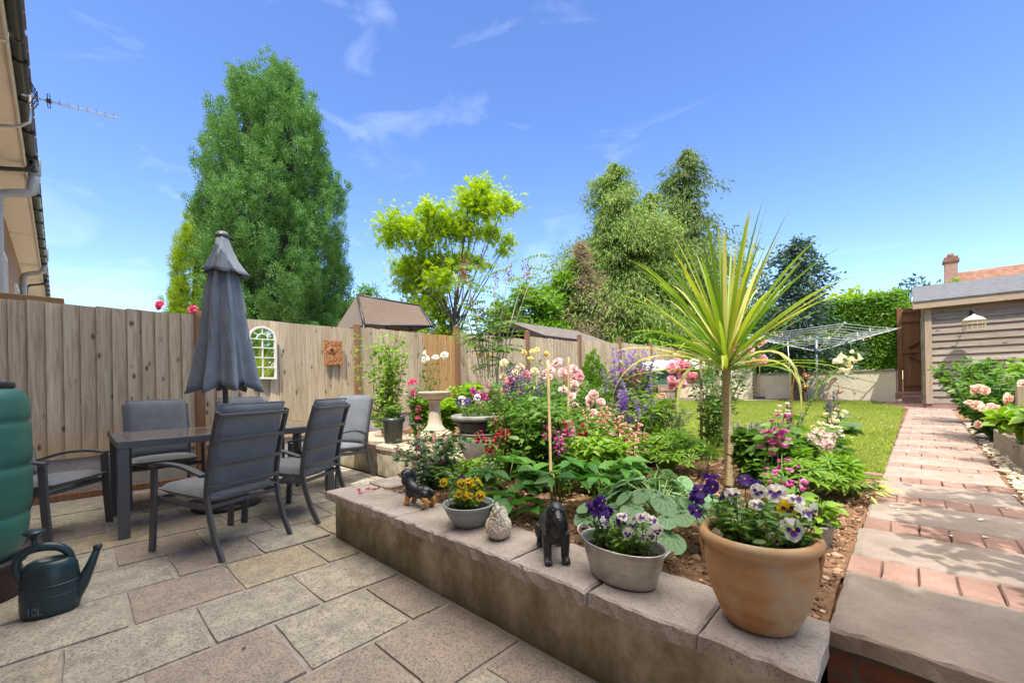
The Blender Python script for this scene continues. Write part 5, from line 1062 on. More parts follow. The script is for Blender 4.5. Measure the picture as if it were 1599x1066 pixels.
PC = dict(peach=petal('peach_petal', [(.76, .46, .35), (.83, .62, .50), (.86, .72, .63)]), pink=petal('pink_petal', [(.70, .26, .33), (.78, .40, .45), (.82, .54, .56)]), palepink=petal('pale_pink_petal', [(.74, .48, .48), (.80, .60, .58), (.84, .70, .66)]),
 cream=petal('cream_petal', [(.76, .66, .40), (.82, .74, .52), (.84, .78, .62)]), white=petal('white_rose_petal', [(.78, .76, .68), (.82, .80, .74)]), red=petal('red_petal', [(.22, .006, .02), (.34, .012, .035), (.46, .05, .09)]), yellow=petal('yellow_petal', [(.80, .55, .02), (.85, .64, .03)]), paley=petal('pale_yellow_petal', [(.78, .68, .26), (.82, .74, .38)]),
 mag=petal('magenta_petal', [(.48, .04, .26), (.60, .10, .38), (.68, .24, .48)]), violet=petal('violet_petal', [(.035, .008, .12), (.06, .015, .19), (.11, .04, .28)]), lilac=petal('lilac_petal', [(.22, .09, .48), (.32, .16, .60), (.42, .26, .66)]), salvia=petal('salvia_petal', [(.07, .03, .16), (.15, .07, .30), (.22, .11, .38)]), coral=petal('coral_petal', [(.66, .24, .20), (.74, .38, .32), (.80, .56, .48)]), dusk=petal('dusky_petal', [(.07, .04, .10), (.13, .07, .16), (.22, .15, .18)]), rosered=petal('rose_red_petal', [(.60, .07, .18), (.72, .20, .32)]))
def rose_mesh(mat, name, seed):
    R = RN(seed); m = MB()
    for ring, (n, r, tilt, ln, wd) in enumerate(((7, .020, -8, .030, .030), (6, .014, 18, .028, .026), (5, .009, 42, .025, .022), (4, .004, 64, .021, .018), (3, .001, 80, .017, .014))):
        for i in range(n):
            a = 2*pi*(i+.5*ring)/n+R.randn()*.15; o = np.array((cos(a), sin(a), 0)); s = np.array((-sin(a), cos(a), 0)); te = radians(tilt+R.randn()*8); u = o*cos(te)+np.array((0, 0, sin(te))); nrm = np.cross(s, u)*-1; V = []
            for j, q in enumerate((0, .5, 1.0)):
                for k, v in enumerate((-1, -.4, .4, 1)):
                    wv = wd*(.45+.75*q-.35*q*q)*v; c = .010*v*v*(1-.3*q)+(-.007*(q > .9))*(ring < 2); V.append(o*r*.4+u*ln*q*(1-.12*v*v)+s*wv+nrm*c+np.array((0, 0, .010+.002*ring)))
            m.add(V, [[j*4+k, j*4+k+1, (j+1)*4+k+1, (j+1)*4+k] for j in range(2) for k in range(3)], 0, True)
    o = m.build(name, mat); return o
PROTO = {}
def proto(key, fn):
    """first use returns a mesh; later uses share it"""
    if key not in PROTO: o = fn(); PROTO[key] = o.data; bpy.data.objects.remove(o)
    return PROTO[key]
def put(me, name, parent, loc, nrm, sc=1.0, spin=0):
    o = bpy.data.objects.new(name, me); COL.objects.link(o); o.parent = parent; o.location = loc; q = Vector(nrm).to_track_quat('Z', 'Y'); o.rotation_euler = (q.to_matrix() @ Matrix.Rotation(spin, 3, 'Z')).to_euler(); o.scale = (sc,)*3; return o
def stems_of(R, n, rad, h, out=.35, base=.05, wob=.04, hv=.25):
    C = []
    for i in range(n):
        a = R.rand()*2*pi; d = np.array((cos(a), sin(a), 0)); hh = h*(1-hv*R.rand()); rr = rad*np.sqrt(R.rand())
        C.append(np.array(curve([d*base*R.rand(), d*rr*.45+np.array((0, 0, hh*.5))+R.randn(3)*wob*h*np.array((1, 1, .2)), d*rr+np.array((0, 0, hh))], 6)))
    return C
def plant(name, label, cat, loc, rad, h, ns, per, size, lm, seed, T=OV, stem='stem', sr=.004, lo=.1, out=.5, droop=.15, group=None, up=.35, hv=.25, base=.06, spread=.06):
    """leafy stems: returns (thing, stem curves, random state)"""
    t = thing(name, label, cat, loc, group=group); R = RN(seed); C = stems_of(R, int(ns*1.25), rad, h, base=base, hv=hv); w = MB(); P, D = [], []
    for c in C:
        w.tube(c, np.linspace(sr, sr*.5, len(c)), 5, cap=False); k = int(per*1.3); f = lo+(1-lo)*R.rand(k); idx = f*(len(c)-1); i0 = np.minimum(idx.astype(int), len(c)-2); q = c[i0]+(c[i0+1]-c[i0])*(idx-i0)[:, None]
        a = R.rand(k)*2*pi; d = np.column_stack([np.cos(a), np.sin(a), up*R.rand(k)-droop]); P.append(q+d*spread*R.rand(k)[:, None]); D.append(d+.2*R.randn(k, 3))
    w.build('stem', M[stem] if isinstance(stem, str) else stem, t); P = np.concatenate(P); D = np.concatenate(D); m = MB(); m.scat(T, P, D, np.array((0, 0, 1.))+.45*R.randn(len(P), 3), size*(.55+.75*R.rand(len(P)))); m.build('foliage', LF[lm] if isinstance(lm, str) else lm, t)
    return t, C, R
SUNW = np.array((.42, -.62, .55))
def roses(t, R, pts, col, sc=1.0, jit=.03):
    for i, p in enumerate(pts):
        v = R.randint(3); me = proto(('rose', col, v), lambda: rose_mesh(PC[col], 'bloom', v+len(col))); put(me, 'bloom', t, np.array(p)+R.randn(3)*jit, SUNW+R.randn(3)*.45, sc*(.8+.4*R.rand()), R.rand()*6)
def spike(t, R, base, d, ln, n, size, col, T=BELL, name='flower_spike', rad=.012, lean=.2, stem=True, nod=-.25, taper=.5, lo=0., fl=None):
    base = np.array(base, float); d = unit(np.array(d, float)); m = MB(); f = lo+(1-lo)*np.sort(R.rand(n)); a = np.arange(n)*2.4+R.rand(n)*.5; x = unit(np.cross(d, (.3, .2, .9))); y = np.cross(d, x)
    o = x*np.cos(a)[:, None]+y*np.sin(a)[:, None]; s = size*(1-taper*f)*(.8+.4*R.rand(n)); m.scat(T, base+d*(ln*f)[:, None]+o*rad, o+np.array((0, 0, nod))+.15*R.randn(n, 3), R.randn(n, 3), s, mi=0)
    if stem: m.tube([base-d*.03, base+d*ln], [.004, .002], 5, mi=1)
    return m.build(name, [PC[col], M['stem']], t)
def bush_of_roses(label, loc, rad, h, col, nb, seed, blooms=None, sc=1.0, lm='rose', ns=14, per=34, size=.05, low=0.55, name='rose_bush', group=None, lo=.12):
    t, C, R = plant(name, label, 'rose bush', loc, rad, h, ns, per, size, lm, seed, OV, 'stem', .0045, lo=lo, group=group)
    if blooms is None:
        e = [c[-1] for c in C]; pts = [e[i % len(e)]+R.randn(3)*.05 for i in range(nb)]
    else: pts = blooms
    roses(t, R, pts, col, sc); return t
# ---- cordyline
def blade_leaf(m, R, base, d, ln, w, sag, mi=0, n=9):
    d = unit(np.array(d, float)); s = np.cross(d, (0, 0, 1.)); s = s/(np.linalg.norm(s)+1e-6) if np.linalg.norm(s) > .05 else np.array((1., 0, 0)); V = []; p = np.array(base, float); dd = d.copy(); rows = n+1
    for i in range(rows):
        f = i/n; wd = w*(.55+.45*min(1, f*4))*(1-f**3.2)**.8+.0008; up = np.cross(s, dd); V += [p-s*wd+up*wd*.5, p, p+s*wd+up*wd*.5]; p = p+dd*ln/n; dd = unit(dd+np.array((0, 0, -sag*(f**1.5)*2.0/n*3)))
    m.add(V, [[i*3+k, i*3+k+1, (i+1)*3+k+1, (i+1)*3+k] for i in range(n) for k in range(2)], mi, True)
t = thing('cordyline_palm', 'tall cordyline with slim ringed trunk and a fountain of yellow green sword leaves', 'palm', (-.92, 3.22, .37)); R = RN(7)
k = N('cordyline_trunk', .9, 0, .2); wv = k.n('ShaderNodeTexWave', wave_type='BANDS', bands_direction='Z'); wv.inputs['Scale'].default_value = 22; wv.inputs['Distortion'].default_value = 9; k.l(k.obj(), wv.inputs[0]); k.col(k.ramp(wv.outputs['Fac'], [(.05, (.34, .265, .15)), (.5, (.42, .335, .195)), (.95, (.47, .385, .235))])); k.bump(wv.outputs['Fac'], .3, .006)
m = MB(); zs = np.linspace(0, .97, 60); m.tube([(.004*sin(z*7), .004*cos(z*5), z) for z in zs], [.034-.006*z/.92+.0012*R.randn() for i, z in enumerate(zs)], 16); m.build('trunk', k.m, t)
CL = LM('cordyline_leaf', [(.09, .19, .025), (.16, .27, .035), (.27, .36, .05), (.42, .42, .06)], .35, .4, .4, False); CLY = LM('cordyline_margin', [(.60, .58, .22), (.55, .50, .10)], .4, .4, .4, False)
m = MB()
for i in range(92):
    f = i/92.; a = i*2.39996+R.randn()*.15; e = radians(84-68*f**.8+R.randn()*9); ln = (.80+.26*R.rand())*(1-.16*f)*(1.0 if f > .08 else .92); d = (cos(a)*cos(e), sin(a)*cos(e), sin(e)); o = np.array((cos(a), sin(a), 0))*.022
    blade_leaf(m, R, o+np.array((0, 0, 1.02-.2*f)), d, ln, .0115+.004*R.rand(), .10+.75*f*R.rand()**1.5, 1 if R.rand() < .12 else 0)
for i, (a, ln, e, sg) in enumerate(((.3, .7, 10, 3.2), (-.4, .8, 20, 3.4), (3.6, 1.0, 15, 1.5), (4.3, .7, 5, 2.6))): blade_leaf(m, R, (0, 0, .86), (cos(a)*cos(radians(e)), sin(a)*cos(radians(e)), sin(radians(e))), ln, .02, sg, 1, 12)
m.build('leaves', [CL, CLY], t)
# ---- pansies
def pansy_mesh(c, blotch, seed):
    R = RN(seed); m = MB()
    def pet(a, r, w, z, mi, off=.006, bl=0):
        V = [(0, 0, z)]; n = 9
        for i in range(n): q = -1+2*i/(n-1); ang_ = a+q*w; rr = r*(1-.22*abs(q)**2.5)*(1+.05*sin(i*2.1+a)); V.append((rr*cos(ang_), rr*sin(ang_), z+.0035*sin(i*1.9)+.002*R.randn()-.15*abs(q)*.008))
        m.add(V, [[0, i, i+1] for i in range(1, n)], mi, True)
        if bl:
            V = [(0, 0, z+.0012)]
            for i in range(n): q = -1+2*i/(n-1); ang_ = a+q*w*.8; rr = r*bl*(1-.3*abs(q)**2)*(1+.12*sin(i*3.3)); V.append((rr*cos(ang_), rr*sin(ang_), z+.0045))
            m.add(V, [[0, i, i+1] for i in range(1, n)], 1, True)
    pet(radians(55), .027, .85, -.002, 0); pet(radians(125), .027, .85, -.003, 0); b = .62 if blotch else 0
    pet(radians(0), .024, .75, .001, 0, bl=b); pet(radians(180), .024, .75, .001, 0, bl=b); pet(radians(270), .026, .95, .003, 0, bl=b)
    m.ell((0, 0, .008), (.0032, .0032, .002), n=8, m=5, mi=2); return m.build('bloom', [PC[c], PC['violet'] if c == 'white' else plain('maroon_blotch', (.05, .012, .01), .7) if c == 'yellow' else plain('deep_violet', (.02, .004, .06), .6), PC['yellow']])
def pansies(label, loc, rx_, ry_, h, nst, flowers, seed, rz=0):
    """flowers: (dx, dy, dz, colour, scale)"""
    t = thing('pansy_plant', label, 'pansies', loc, rz); R = RN(seed); w = MB(); P, D = [], []
    for i in range(nst):
        a = R.rand()*6.28; q = np.sqrt(R.rand()); x, y = rx_*q*cos(a), ry_*q*sin(a); hh = h*(.35+.55*R.rand()); e = np.array((x*1.15, y*1.15, hh)); c = np.array(curve([(x*.7, y*.7, 0), (x, y, hh*.5), e], 4)); w.tube(c, .002, 5, cap=False)
        k = 9; f = R.randint(2, len(c), k); aa = R.rand(k)*6.28; P.append(c[f]+R.randn(k, 3)*.004); D.append(np.column_stack([np.cos(aa), np.sin(aa), .5*R.rand(k)]))
    m = MB(); P = np.concatenate(P); m.scat(OVN, P, np.concatenate(D), np.array((0, 0, 1))+.4*R.randn(len(P), 3), .036*(.6+.6*R.rand(len(P)))); m.build('foliage', LF['mid'], t)
    for (x, y, z, c, s) in flowers: w.tube(curve([(x*.6, y*.6, 0), (x*.95, y*.95, z*.6), (x, y, z)], 4), .0018, 5, cap=False)
    w.build('stem', M['stem'], t)
    Mi = Matrix.Rotation(-rz, 3, 'Z')
    for i, (x, y, z, c, s) in enumerate(flowers):
        v = R.randint(3); n = Mi @ Vector(np.array((.62, -.62, .35))+R.randn(3)*.42); me = proto(('pansy', c, v), lambda: pansy_mesh(c, c in ('white', 'yellow'), v+3)); o = put(me, 'bloom', t, (x, y, z), n, s)
        # keep the lower petal pointing down
        nz_ = Vector(n).normalized(); upv = (Vector((0, 0, 1))-nz_*nz_.z).normalized(); xv = upv.cross(nz_); R3 = Matrix((xv, upv, nz_)).transposed(); o.rotation_euler = (R3 @ Matrix.Rotation(R.randn()*.25, 3, 'Z')).to_euler()
    return t
R = RN(31)
fl = lambda n, cx, cy, sx, sy, z0, z1, cols, s=1.0: [(cx+R.randn()*sx, cy+R.randn()*sy, z0+(z1-z0)*R.rand(), cols[R.randint(len(cols))], s*(.85+.3*R.rand())) for _ in range(n)]
pansies('deep purple and white pansies filling the galvanised tub', (-.80, 1.45, .465), .115, .07, .14, 60, fl(9, -.07, 0, .04, .03, .12, .19, ['violet'], 1.05)+fl(12, .065, 0, .06, .045, .07, .18, ['white'], .9), 41, radians(-6))
pansies('purple and white faced pansies in the large terracotta pot', (-.338, 1.475, .60), .125, .12, .15, 120, [(-.165, -.02, .15, 'violet', 1.15), (-.185, .0, .12, 'violet', 1.1), (-.155, .04, .19, 'violet', 1.05), (-.17, -.06, .09, 'violet', .95), (-.13, -.02, .17, 'violet', 1.0), (-.12, .06, .13, 'violet', .9), (-.06, .1, .18, 'violet', 1), (-.03, .12, .16, 'violet', 1)]+[(-.05, -.07, .09, 'white', 1.0), (.045, .02, .17, 'white', 1.25), (-.01, .05, .16, 'white', 1.0), (.10, -.06, .09, 'white', 1.3), (.09, .06, .15, 'white', 1.15), (.13, .06, .12, 'white', 1.1), (-.09, -.11, .04, 'white', .9), (.02, -.05, .08, 'white', .8), (.0, .0, .13, 'white', .95), (-.08, .03, .14, 'white', 1.05), (.06, -.09, .06, 'white', .85), (.12, .0, .13, 'white', 1.1), (.07, .05, .12, 'yellow', 1.2), (.03, .1, .15, 'white', 1.0)], 42)
pansies('yellow pansies with one purple bloom in the grey bowl', (-1.72, 1.46, .465), .085, .085, .12, 40, fl(15, .01, 0, .045, .045, .06, .14, ['yellow'], .95)+[(-.06, .0, .13, 'violet', 1.15), (-.075, .01, .12, 'violet', 1.0)], 43)
pansies('purple and white pansies growing in the black bowl', (-3.0, 2.7, .81), .2, .2, .2, 60, fl(9, -.1, -.05, .08, .08, .12, .2, ['violet', 'white', 'white'], 1.3), 44)
plant('seedling_plant', 'bright green seedling in the small clear bucket', 'seedling', (-.30, 2.35, .44), .07, .14, 9, 9, .045, 'bright', 45)
# ---- hellebores, brunnera, lupins
def rosette(name, label, cat, loc, n, h, spread, T, size, lm, seed, leaflets=1, group=None, mat2=None, tilt=.25):
    t = thing(name, label, cat, loc, group=group); R = RN(seed); w = MB(); m = MB()
    for i in range(n):
        a = i*2.4+R.rand()*.6; q = (.35+.65*R.rand()); o = np.array((cos(a), sin(a), 0)); top = o*spread*q+np.array((0, 0, h*(1.05-.55*q)*(.75+.4*R.rand()))); w.tube(curve([o*.02, o*spread*q*.35+np.array((0, 0, top[2]*.7)), top], 5), [.003]*11, 6, cap=False)
        if leaflets == 1: m.scat(T, [top-o*size*.2], [o+np.array((0, 0, -tilt+.3*R.randn()*.5))], [np.array((0, 0, 1.))+o*(.1+tilt*q)+.32*R.randn(3)], [size*(.7+.5*R.rand())])
        else:
            for j in range(leaflets):
                b = a+(j-(leaflets-1)/2)*(5.0/leaflets); d = np.array((cos(b), sin(b), .35-.5*R.rand())); m.scat(T, [top], [d], [np.array((0, 0, 1.))+.25*R.randn(3)], [size*(.75+.45*R.rand())])
    w.build('stem', M['stem'], t); m.build('leaves', LF[lm] if isinstance(lm, str) else lm, t); return t
HL = ovate(.23, .07, .16)
for i, (x, y, n, h, s, lab) in enumerate(((-1.80, 1.86, 9, .30, .15, 'dark glossy hellebore behind the grey bowl'), (-1.52, 1.98, 8, .34, .15, 'dark glossy hellebore behind the stone hen at the cane foot'), (-1.28, 2.12, 9, .38, .15, 'lighter glossy hellebore behind the black dog statue'), (-1.62, 1.70, 5, .13, .13, 'low hellebore leaves spilling towards the coping by the hen'))): rosette('hellebore_plant', lab, 'hellebore', (x, y, .36), n, h, .2, HL, s, 'hell', 60+i, 5, 'hellebores along the wall')
k = N('brunnera_leaf', .5, 0, .35); vo = k.n('ShaderNodeTexVoronoi', feature='DISTANCE_TO_EDGE'); vo.inputs['Scale'].default_value = 120; k.l(k.obj(), vo.inputs['Vector']); vn = k.n('ShaderNodeTexNoise'); c = k.ramp(vo.outputs['Distance'], [(.02, (.10, .22, .08)), (.08, (.21, .36, .19)), (.4, (.33, .46, .30))]); c = k.mix(k.ramp(k.isl(), [(0, .0), (1, .45)]), c, (.16, .30, .10)); k.col(c); k.bump(vo.outputs['Distance'], .5, .004)
tr = k.n('ShaderNodeBsdfTranslucent'); tr.inputs[0].default_value = (.2, .4, .12, 1); ms = k.n('ShaderNodeMixShader'); ms.inputs[0].default_value = .25; k.l(k.b.outputs[0], ms.inputs[1]); k.l(tr.outputs[0], ms.inputs[2]); k.l(ms.outputs[0], k.t.nodes['Material Output'].inputs[0]); BR = k.m; BRV = plain('brunnera_vein', (.045, .14, .035), .6)
rosette('brunnera_plant', 'spreading brunnera with silver heart leaves veined green beside the tub', 'brunnera', (-.88, 1.98, .36), 96, .30, .36, HEARTV, .105, [BR, BRV], 70, tilt=.4)
rosette('brunnera_plant', 'smaller brunnera clump with silver heart leaves behind the main one', 'brunnera', (-1.12, 2.42, .36), 34, .25, .28, HEARTV, .095, [BR, BRV], 71, tilt=.5)
for i, (x, y, n, h, sp, lab) in enumerate(((-1.42, 3.35, 100, .36, .38, 'mound of lupin leaves left of the cordyline trunk'), (-.42, 3.35, 80, .28, .3, 'mound of lupin leaves right of the magenta foxglove'), (-2.0, 3.0, 70, .32, .32, 'mound of lupin leaves among the coral penstemons'))): rosette('lupin_leaves', lab, 'lupin', (x, y, .37), n, h, sp, LUPIN, .095, 'lupin', 80+i, tilt=.3)
rosette('golden_plant', 'low golden variegated plant at the path edge of the bed', 'plant', (-.24, 3.4, .37), 60, .14, .2, FLN, .09, 'gold', 84)
# ---- spikes in the bed
def spiky(name, label, cat, loc, n, h, rad, col, ln, nf, size, lm, seed, T=BELL, group=None, lsize=.07, per=16, LT=OVN, lean=(0, 0, 0), sr=.004, nod=-.25, rr=.014, hv=.3, taper=.5, lo=.08):
    t, C, R = plant(name, label, cat, loc, rad, h, n, per, lsize, lm, seed, LT, 'stem', sr, lo=lo, group=group, hv=hv)
    for c in C:
        d = unit(c[-1]-c[-4])+np.array(lean); spike(t, R, c[-1]-unit(d)*ln*.55, d, ln, nf, size, col, T, nod=nod, rad=rr, taper=taper)
    return t
spiky('foxglove_plant', 'magenta foxglove with spotted bells right of the cordyline trunk', 'foxglove', (-.58, 2.80, .37), 3, .52, .09, 'mag', .2, 9, .052, 'mid', 90, lsize=.085, per=10, LT=OV)
spiky('foxglove_plant', 'small magenta foxglove low behind the terracotta pot', 'foxglove', (-.50, 2.55, .37), 3, .32, .12, 'mag', .14, 6, .04, 'mid', 91, lsize=.08, per=9, LT=OV)
# leaning cream foxglove
t, C, R = plant('foxglove_plant', 'cream foxglove on a long stem leaning over towards the path', 'foxglove', (-.62, 3.72, .38), .14, .38, 7, 14, .12, 'mid', 92, OV); c = np.array(curve([(0, 0, 0), (.04, .04, .35), (.16, .15, .68), (.36, .30, .93)], 10)); m = MB(); m.tube(c, np.linspace(.007, .003, len(c)), 7); m.build('stem', M['stem'], t)
m = MB(); k_ = 130; f = R.randint(9, len(c), k_); a = R.rand(k_)*6.28; m.scat(OVN, c[f], np.column_stack([np.cos(a), np.sin(a), .3*R.randn(k_)]), R.randn(k_, 3), .030*(.6+.6*R.rand(k_))); m.build('seed_pods', LF['mid'], t)
spike(t, R, c[-6], c[-1]-c[-6], .20, 12, .062, 'cream', BELL, taper=.35)
spike(t, R, (-.05, 0, .42), (0, 0, 1), .16, 8, .05, 'cream', BELL)
spiky('foxglove_plant', 'short cream foxglove cluster beside the dusky lupin', 'foxglove', (-.42, 4.05, .39), 4, .42, .13, 'cream', .2, 10, .055, 'mid', 93, lsize=.11, per=10, LT=OV)
spiky('snapdragon_plant', 'pale cream snapdragon in front of the dusky lupins', 'snapdragon', (-.48, 3.75, .38), 4, .36, .1, 'palepink', .16, 16, .035, 'mid', 94, STAR5)
spiky('lupin_plant', 'faded dusky purple lupin spike nearest the lawn and path', 'lupin', (-.45, 4.55, .40), 3, .52, .11, 'dusk', .30, 85, .027, 'dark', 95, FLW, lsize=.12, per=12, LT=OV, nod=.1, rr=.006, hv=.15, taper=.3)
spiky('lupin_plant', 'faded dusky purple lupin spike left of its neighbour', 'lupin', (-.66, 4.15, .39), 2, .46, .08, 'dusk', .26, 70, .026, 'mid', 96, FLW, lsize=.11, per=12, LT=OV, nod=.1, rr=.006, taper=.3)
for i, (x, y, h, lab) in enumerate(((-1.66, 3.0, .46, 'coral pink penstemon in the middle of the bed'), (-1.95, 3.15, .50, 'coral pink penstemon left of the lupin leaves'), (-1.45, 2.85, .36, 'shorter coral penstemon towards the brunnera'))): spiky('penstemon_plant', lab, 'penstemon', (x, y, .37), 6, h, .17, 'coral', .17, 12, .038, 'mid', 100+i, BELL, 'coral penstemons', .09, 14)
spiky('larkspur_plant', 'tall violet larkspur with feathery leaves beside the pink rose', 'larkspur', (-1.95, 3.75, .39), 17, 1.0, .27, 'lilac', .26, 22, .023, 'grey', 104, STAR5, None, .085, 60, FLN, nod=.1, rr=.012, hv=.35)
spiky('salvia_plant', 'dark purple salvia spikes standing before the pale pink roses', 'salvia', (-2.55, 2.85, .38), 7, .84, .18, 'salvia', .30, 52, .024, 'mid', 105, BELL, None, .08, 16, nod=0)
for i, (x, y, h, lab) in enumerate(((-2.15, 2.05, .40, 'crimson snapdragon above the yellow pansies'), (-1.85, 2.50, .50, 'crimson snapdragon between the two bamboo canes'), (-2.45, 2.5, .46, 'crimson snapdragon left of the taller cane by the pots'))): spiky('snapdragon_plant', lab, 'snapdragon', (x, y, .37), 5, h, .17, 'red', .09, 11, .04, 'mid', 108+i, BELL, 'crimson snapdragons', .06, 26)
for i, (x, y, lab) in enumerate(((-1.05, 4.22, 'grey green lavender clump just left of the cordyline trunk base'), (-.86, 4.02, 'grey green lavender clump right of the cordyline trunk'))): spiky('lavender_plant', lab, 'lavender', (x, y, .39), 26, .36, .22, 'lilac', .05, 8, .012, 'grey', 112+i, FLW, 'lavender clumps', .045, 34, FLN, nod=.2, rr=.004)
# ---- fuchsia and edging plants at the left of the bed
t, C, R = plant('fuchsia_plant', 'dark leaved fuchsia with hanging red bells at the wall corner', 'fuchsia', (-2.56, 1.80, .36), .32, .42, 26, 26, .045, 'dark', 120, OV, 'twig', .003, droop=.3)
def bell_mesh(): m = MB(); m.scat(BELL, [(0, 0, -.02)], [(0, 0, -1.)], [(1, 0, 0)], .03); m.tube([(0, 0, 0), (0, 0, -.03)], .0012, 4); return m.build('bell', PC['rosered'])
for c in C: put(proto('bell', bell_mesh), 'bell', t, c[R.randint(8, len(c))], np.array((0, 0, 1.))+.25*R.randn(3), .9+.3*R.rand())
m = MB(); m.scat(BELL, np.array([(-2.93, 1.42, .372), (-2.86, 1.5, .372), (-2.80, 1.40, .372), (-2.9, 1.47, .372)]), R.randn(4, 3)*np.array((1, 1, .1)), (0, 0, 1), .028); tag(m.build('fallen_fuchsia_bells', PC['rosered']), 'few fallen red fuchsia bells on the coping corner', 'petals', kind='stuff')
plant('periwinkle_plant', 'low leafy ground plant between fuchsia and grey bowl', 'plant', (-2.12, 1.80, .36), .24, .24, 22, 22, .035, 'mid', 121)
plant('periwinkle_plant', 'low bright leafy plant in front of the two stacked pots', 'plant', (-2.55, 2.1, .37), .26, .18, 22, 24, .04, 'bright', 122)
# tall mixed stems
plant('leafy_shrub', 'tall leafy shrub in the bed right of the stacked pots', 'shrub', (-2.33, 2.45, .37), .25, .80, 15, 60, .045, 'mid', 123, hv=.4)
plant('leafy_shrub', 'yellow green leafy shrub behind the bamboo canes', 'shrub', (-2.35, 3.3, .38), .36, .52, 22, 44, .05, 'bright', 124)
plant('leafy_shrub', 'rounded green shrub on the lawn side of the pale pink roses', 'shrub', (-3.1, 4.2, .39), .42, .78, 24, 60, .05, 'mid', 125)
# ---- roses
bush_of_roses('peach rose bush with open blooms behind the stacked pots', (-2.95, 3.3, .38), .38, .86, 'cream', 9, 130, sc=1.3, blooms=[(-.22, -.1, .92), (-.12, -.05, .88), (.0, -.1, .82), (.12, 0, .9), (.2, -.1, .74), (-.3, 0, .84)])
bush_of_roses('pale pink rose bush in the middle of the border', (-2.85, 3.95, .39), .40, .84, 'palepink', 14, 131, sc=1.45, blooms=[(-.25, -.1, .86), (-.15, -.1, .82), (-.2, 0, .92), (-.08, 0, .95), (.0, -.05, .9), (.08, 0, .87), (-.1, -.2, .74), (.02, -.2, .66), (.12, -.15, .6), (.2, -.1, .7), (.1, -.1, .50)])
bush_of_roses('deeper pink rose cluster bush nearer the dwarf conifer', (-3.5, 5.1, .41), .34, .82, 'pink', 10, 132, sc=1.7, blooms=[(-.22, 0, .95), (-.12, -.05, .86), (-.18, 0, .78), (-.02, 0, .82), (.06, -.05, .78), (.14, 0, .7), (.1, -.1, .62), (.03, 0, .9), (-.1, 0, .7)])
bush_of_roses('cream white rose bush against the fence behind the pedestal', (-4.9, 3.45, .39), .25, 1.15, 'white', 5, 133, sc=1.5, blooms=[(.0, 0, 1.18), (.1, .08, 1.14), (.16, .1, 1.12), (-.06, -.02, 1.06)], ns=9, per=22)
bush_of_roses('pale yellow climbing rose spread on the fence', (-5.7, 6.0, .42), .8, 1.35, 'paley', 9, 134, sc=1.6, blooms=[(-.1, -.6, 1.25), (.05, -.2, 1.35), (.2, .2, 1.32), (.1, .5, 1.4), (.0, .9, 1.42), (.15, 1.1, 1.36), (.1, -.9, 1.3), (.2, .35, 1.22)], ns=18, per=40)
bush_of_roses('pink rose with full clusters on a stake behind the cordyline', (-1.5, 4.72, .40), .42, 1.12, 'pink', 20, 135, sc=1.5, size=.06, blooms=[(-.34, -.22, .84), (-.28, -.2, .90), (-.24, -.22, .82), (-.3, -.24, .74), (-.2, -.2, .86), (-.18, -.22, .74), (-.36, -.24, .68), (-.24, -.24, .64), (-.42, -.28, .55), (-.38, -.28, .50), (-.3, -.2, .96), (.16, .12, 1.08), (.22, .16, 1.16), (.3, .2, 1.08), (.2, .16, .98), (.26, .22, .95), (.36, .26, 1.02), (.42, .3, 1.06), (.14, .1, .92), (.34, .24, .92), (.46, .32, .96), (.24, .18, 1.24)], ns=18, per=30)
m = MB(); m.tube([(0, 0, 0), (.01, 0, 1.0)], .015, 8); tag(m.build('wooden_stake', M['twig'], loc=(-1.56, 4.55, .39)), 'brown wooden stake supporting the pink rose behind the cordyline', 'stake')
bush_of_roses('crimson rose by the green pot against the fence', (-4.62, 3.05, .39), .16, .72, 'rosered', 6, 136, sc=1.3, blooms=[(-.06, -.02, .78), (.0, 0, .72), (.03, .02, .68), (.06, 0, .34), (-.02, 0, .4)], ns=8, per=24)
bush_of_roses('peach pink rose bush overhanging the path in front of the shed', (.72, 6.9, .43), .42, .72, 'peach', 14, 137, sc=1.12, blooms=[(-.28, -1.2, .50), (-.2, -1.25, .53), (-.24, -1.2, .42), (-.14, -1.15, .46), (-.1, -1.2, .40), (-.18, -1.2, .58), (-.3, -1.15, .56), (-.06, -1.1, .5), (-.2, -1.2, .26), (-.16, -1.25, .38)], ns=22, per=46, size=.075, lm='mid')
bush_of_roses('peach pink rose bush at the right edge before the shed boards', (1.0, 6.4, .43), .36, .8, 'palepink', 10, 138, sc=1.1, blooms=[(-.2, -.5, .66), (-.12, -.5, .70), (-.05, -.45, .67), (.05, -.4, .69), (.12, -.45, .62), (.2, -.4, .6), (.3, -.3, .9)], ns=20, per=46, size=.07, lm='mid')
bush_of_roses('pink rose bush on the far side of the fence by the cypress', (-9.0, 1.35, 0), .6, 2.35, 'rosered', 6, 139, sc=2.6, blooms=[(.15, -.38, 2.5), (.1, .05, 2.52), (.1, .08, 2.28), (.2, -.5, 2.18), (.1, .15, 2.42)], ns=8, per=22, size=.09, lm='bright')
plant('potato_plant', 'broad leaved green plants spreading over the raised bed', 'plant', (.92, 5.2, .56), .44, .34, 30, 16, .13, 'bright', 140, STAR5, droop=.1, hv=.5)
plant('border_shrub', 'leafy green bush at the foot of the timber shed', 'shrub', (.78, 8.9, .46), .5, .95, 26, 60, .085, 'mid', 141)
plant('border_shrub', 'second leafy bush between shed and raised bed', 'shrub', (1.3, 7.6, .44), .5, .9, 24, 60, .085, 'bright', 142)
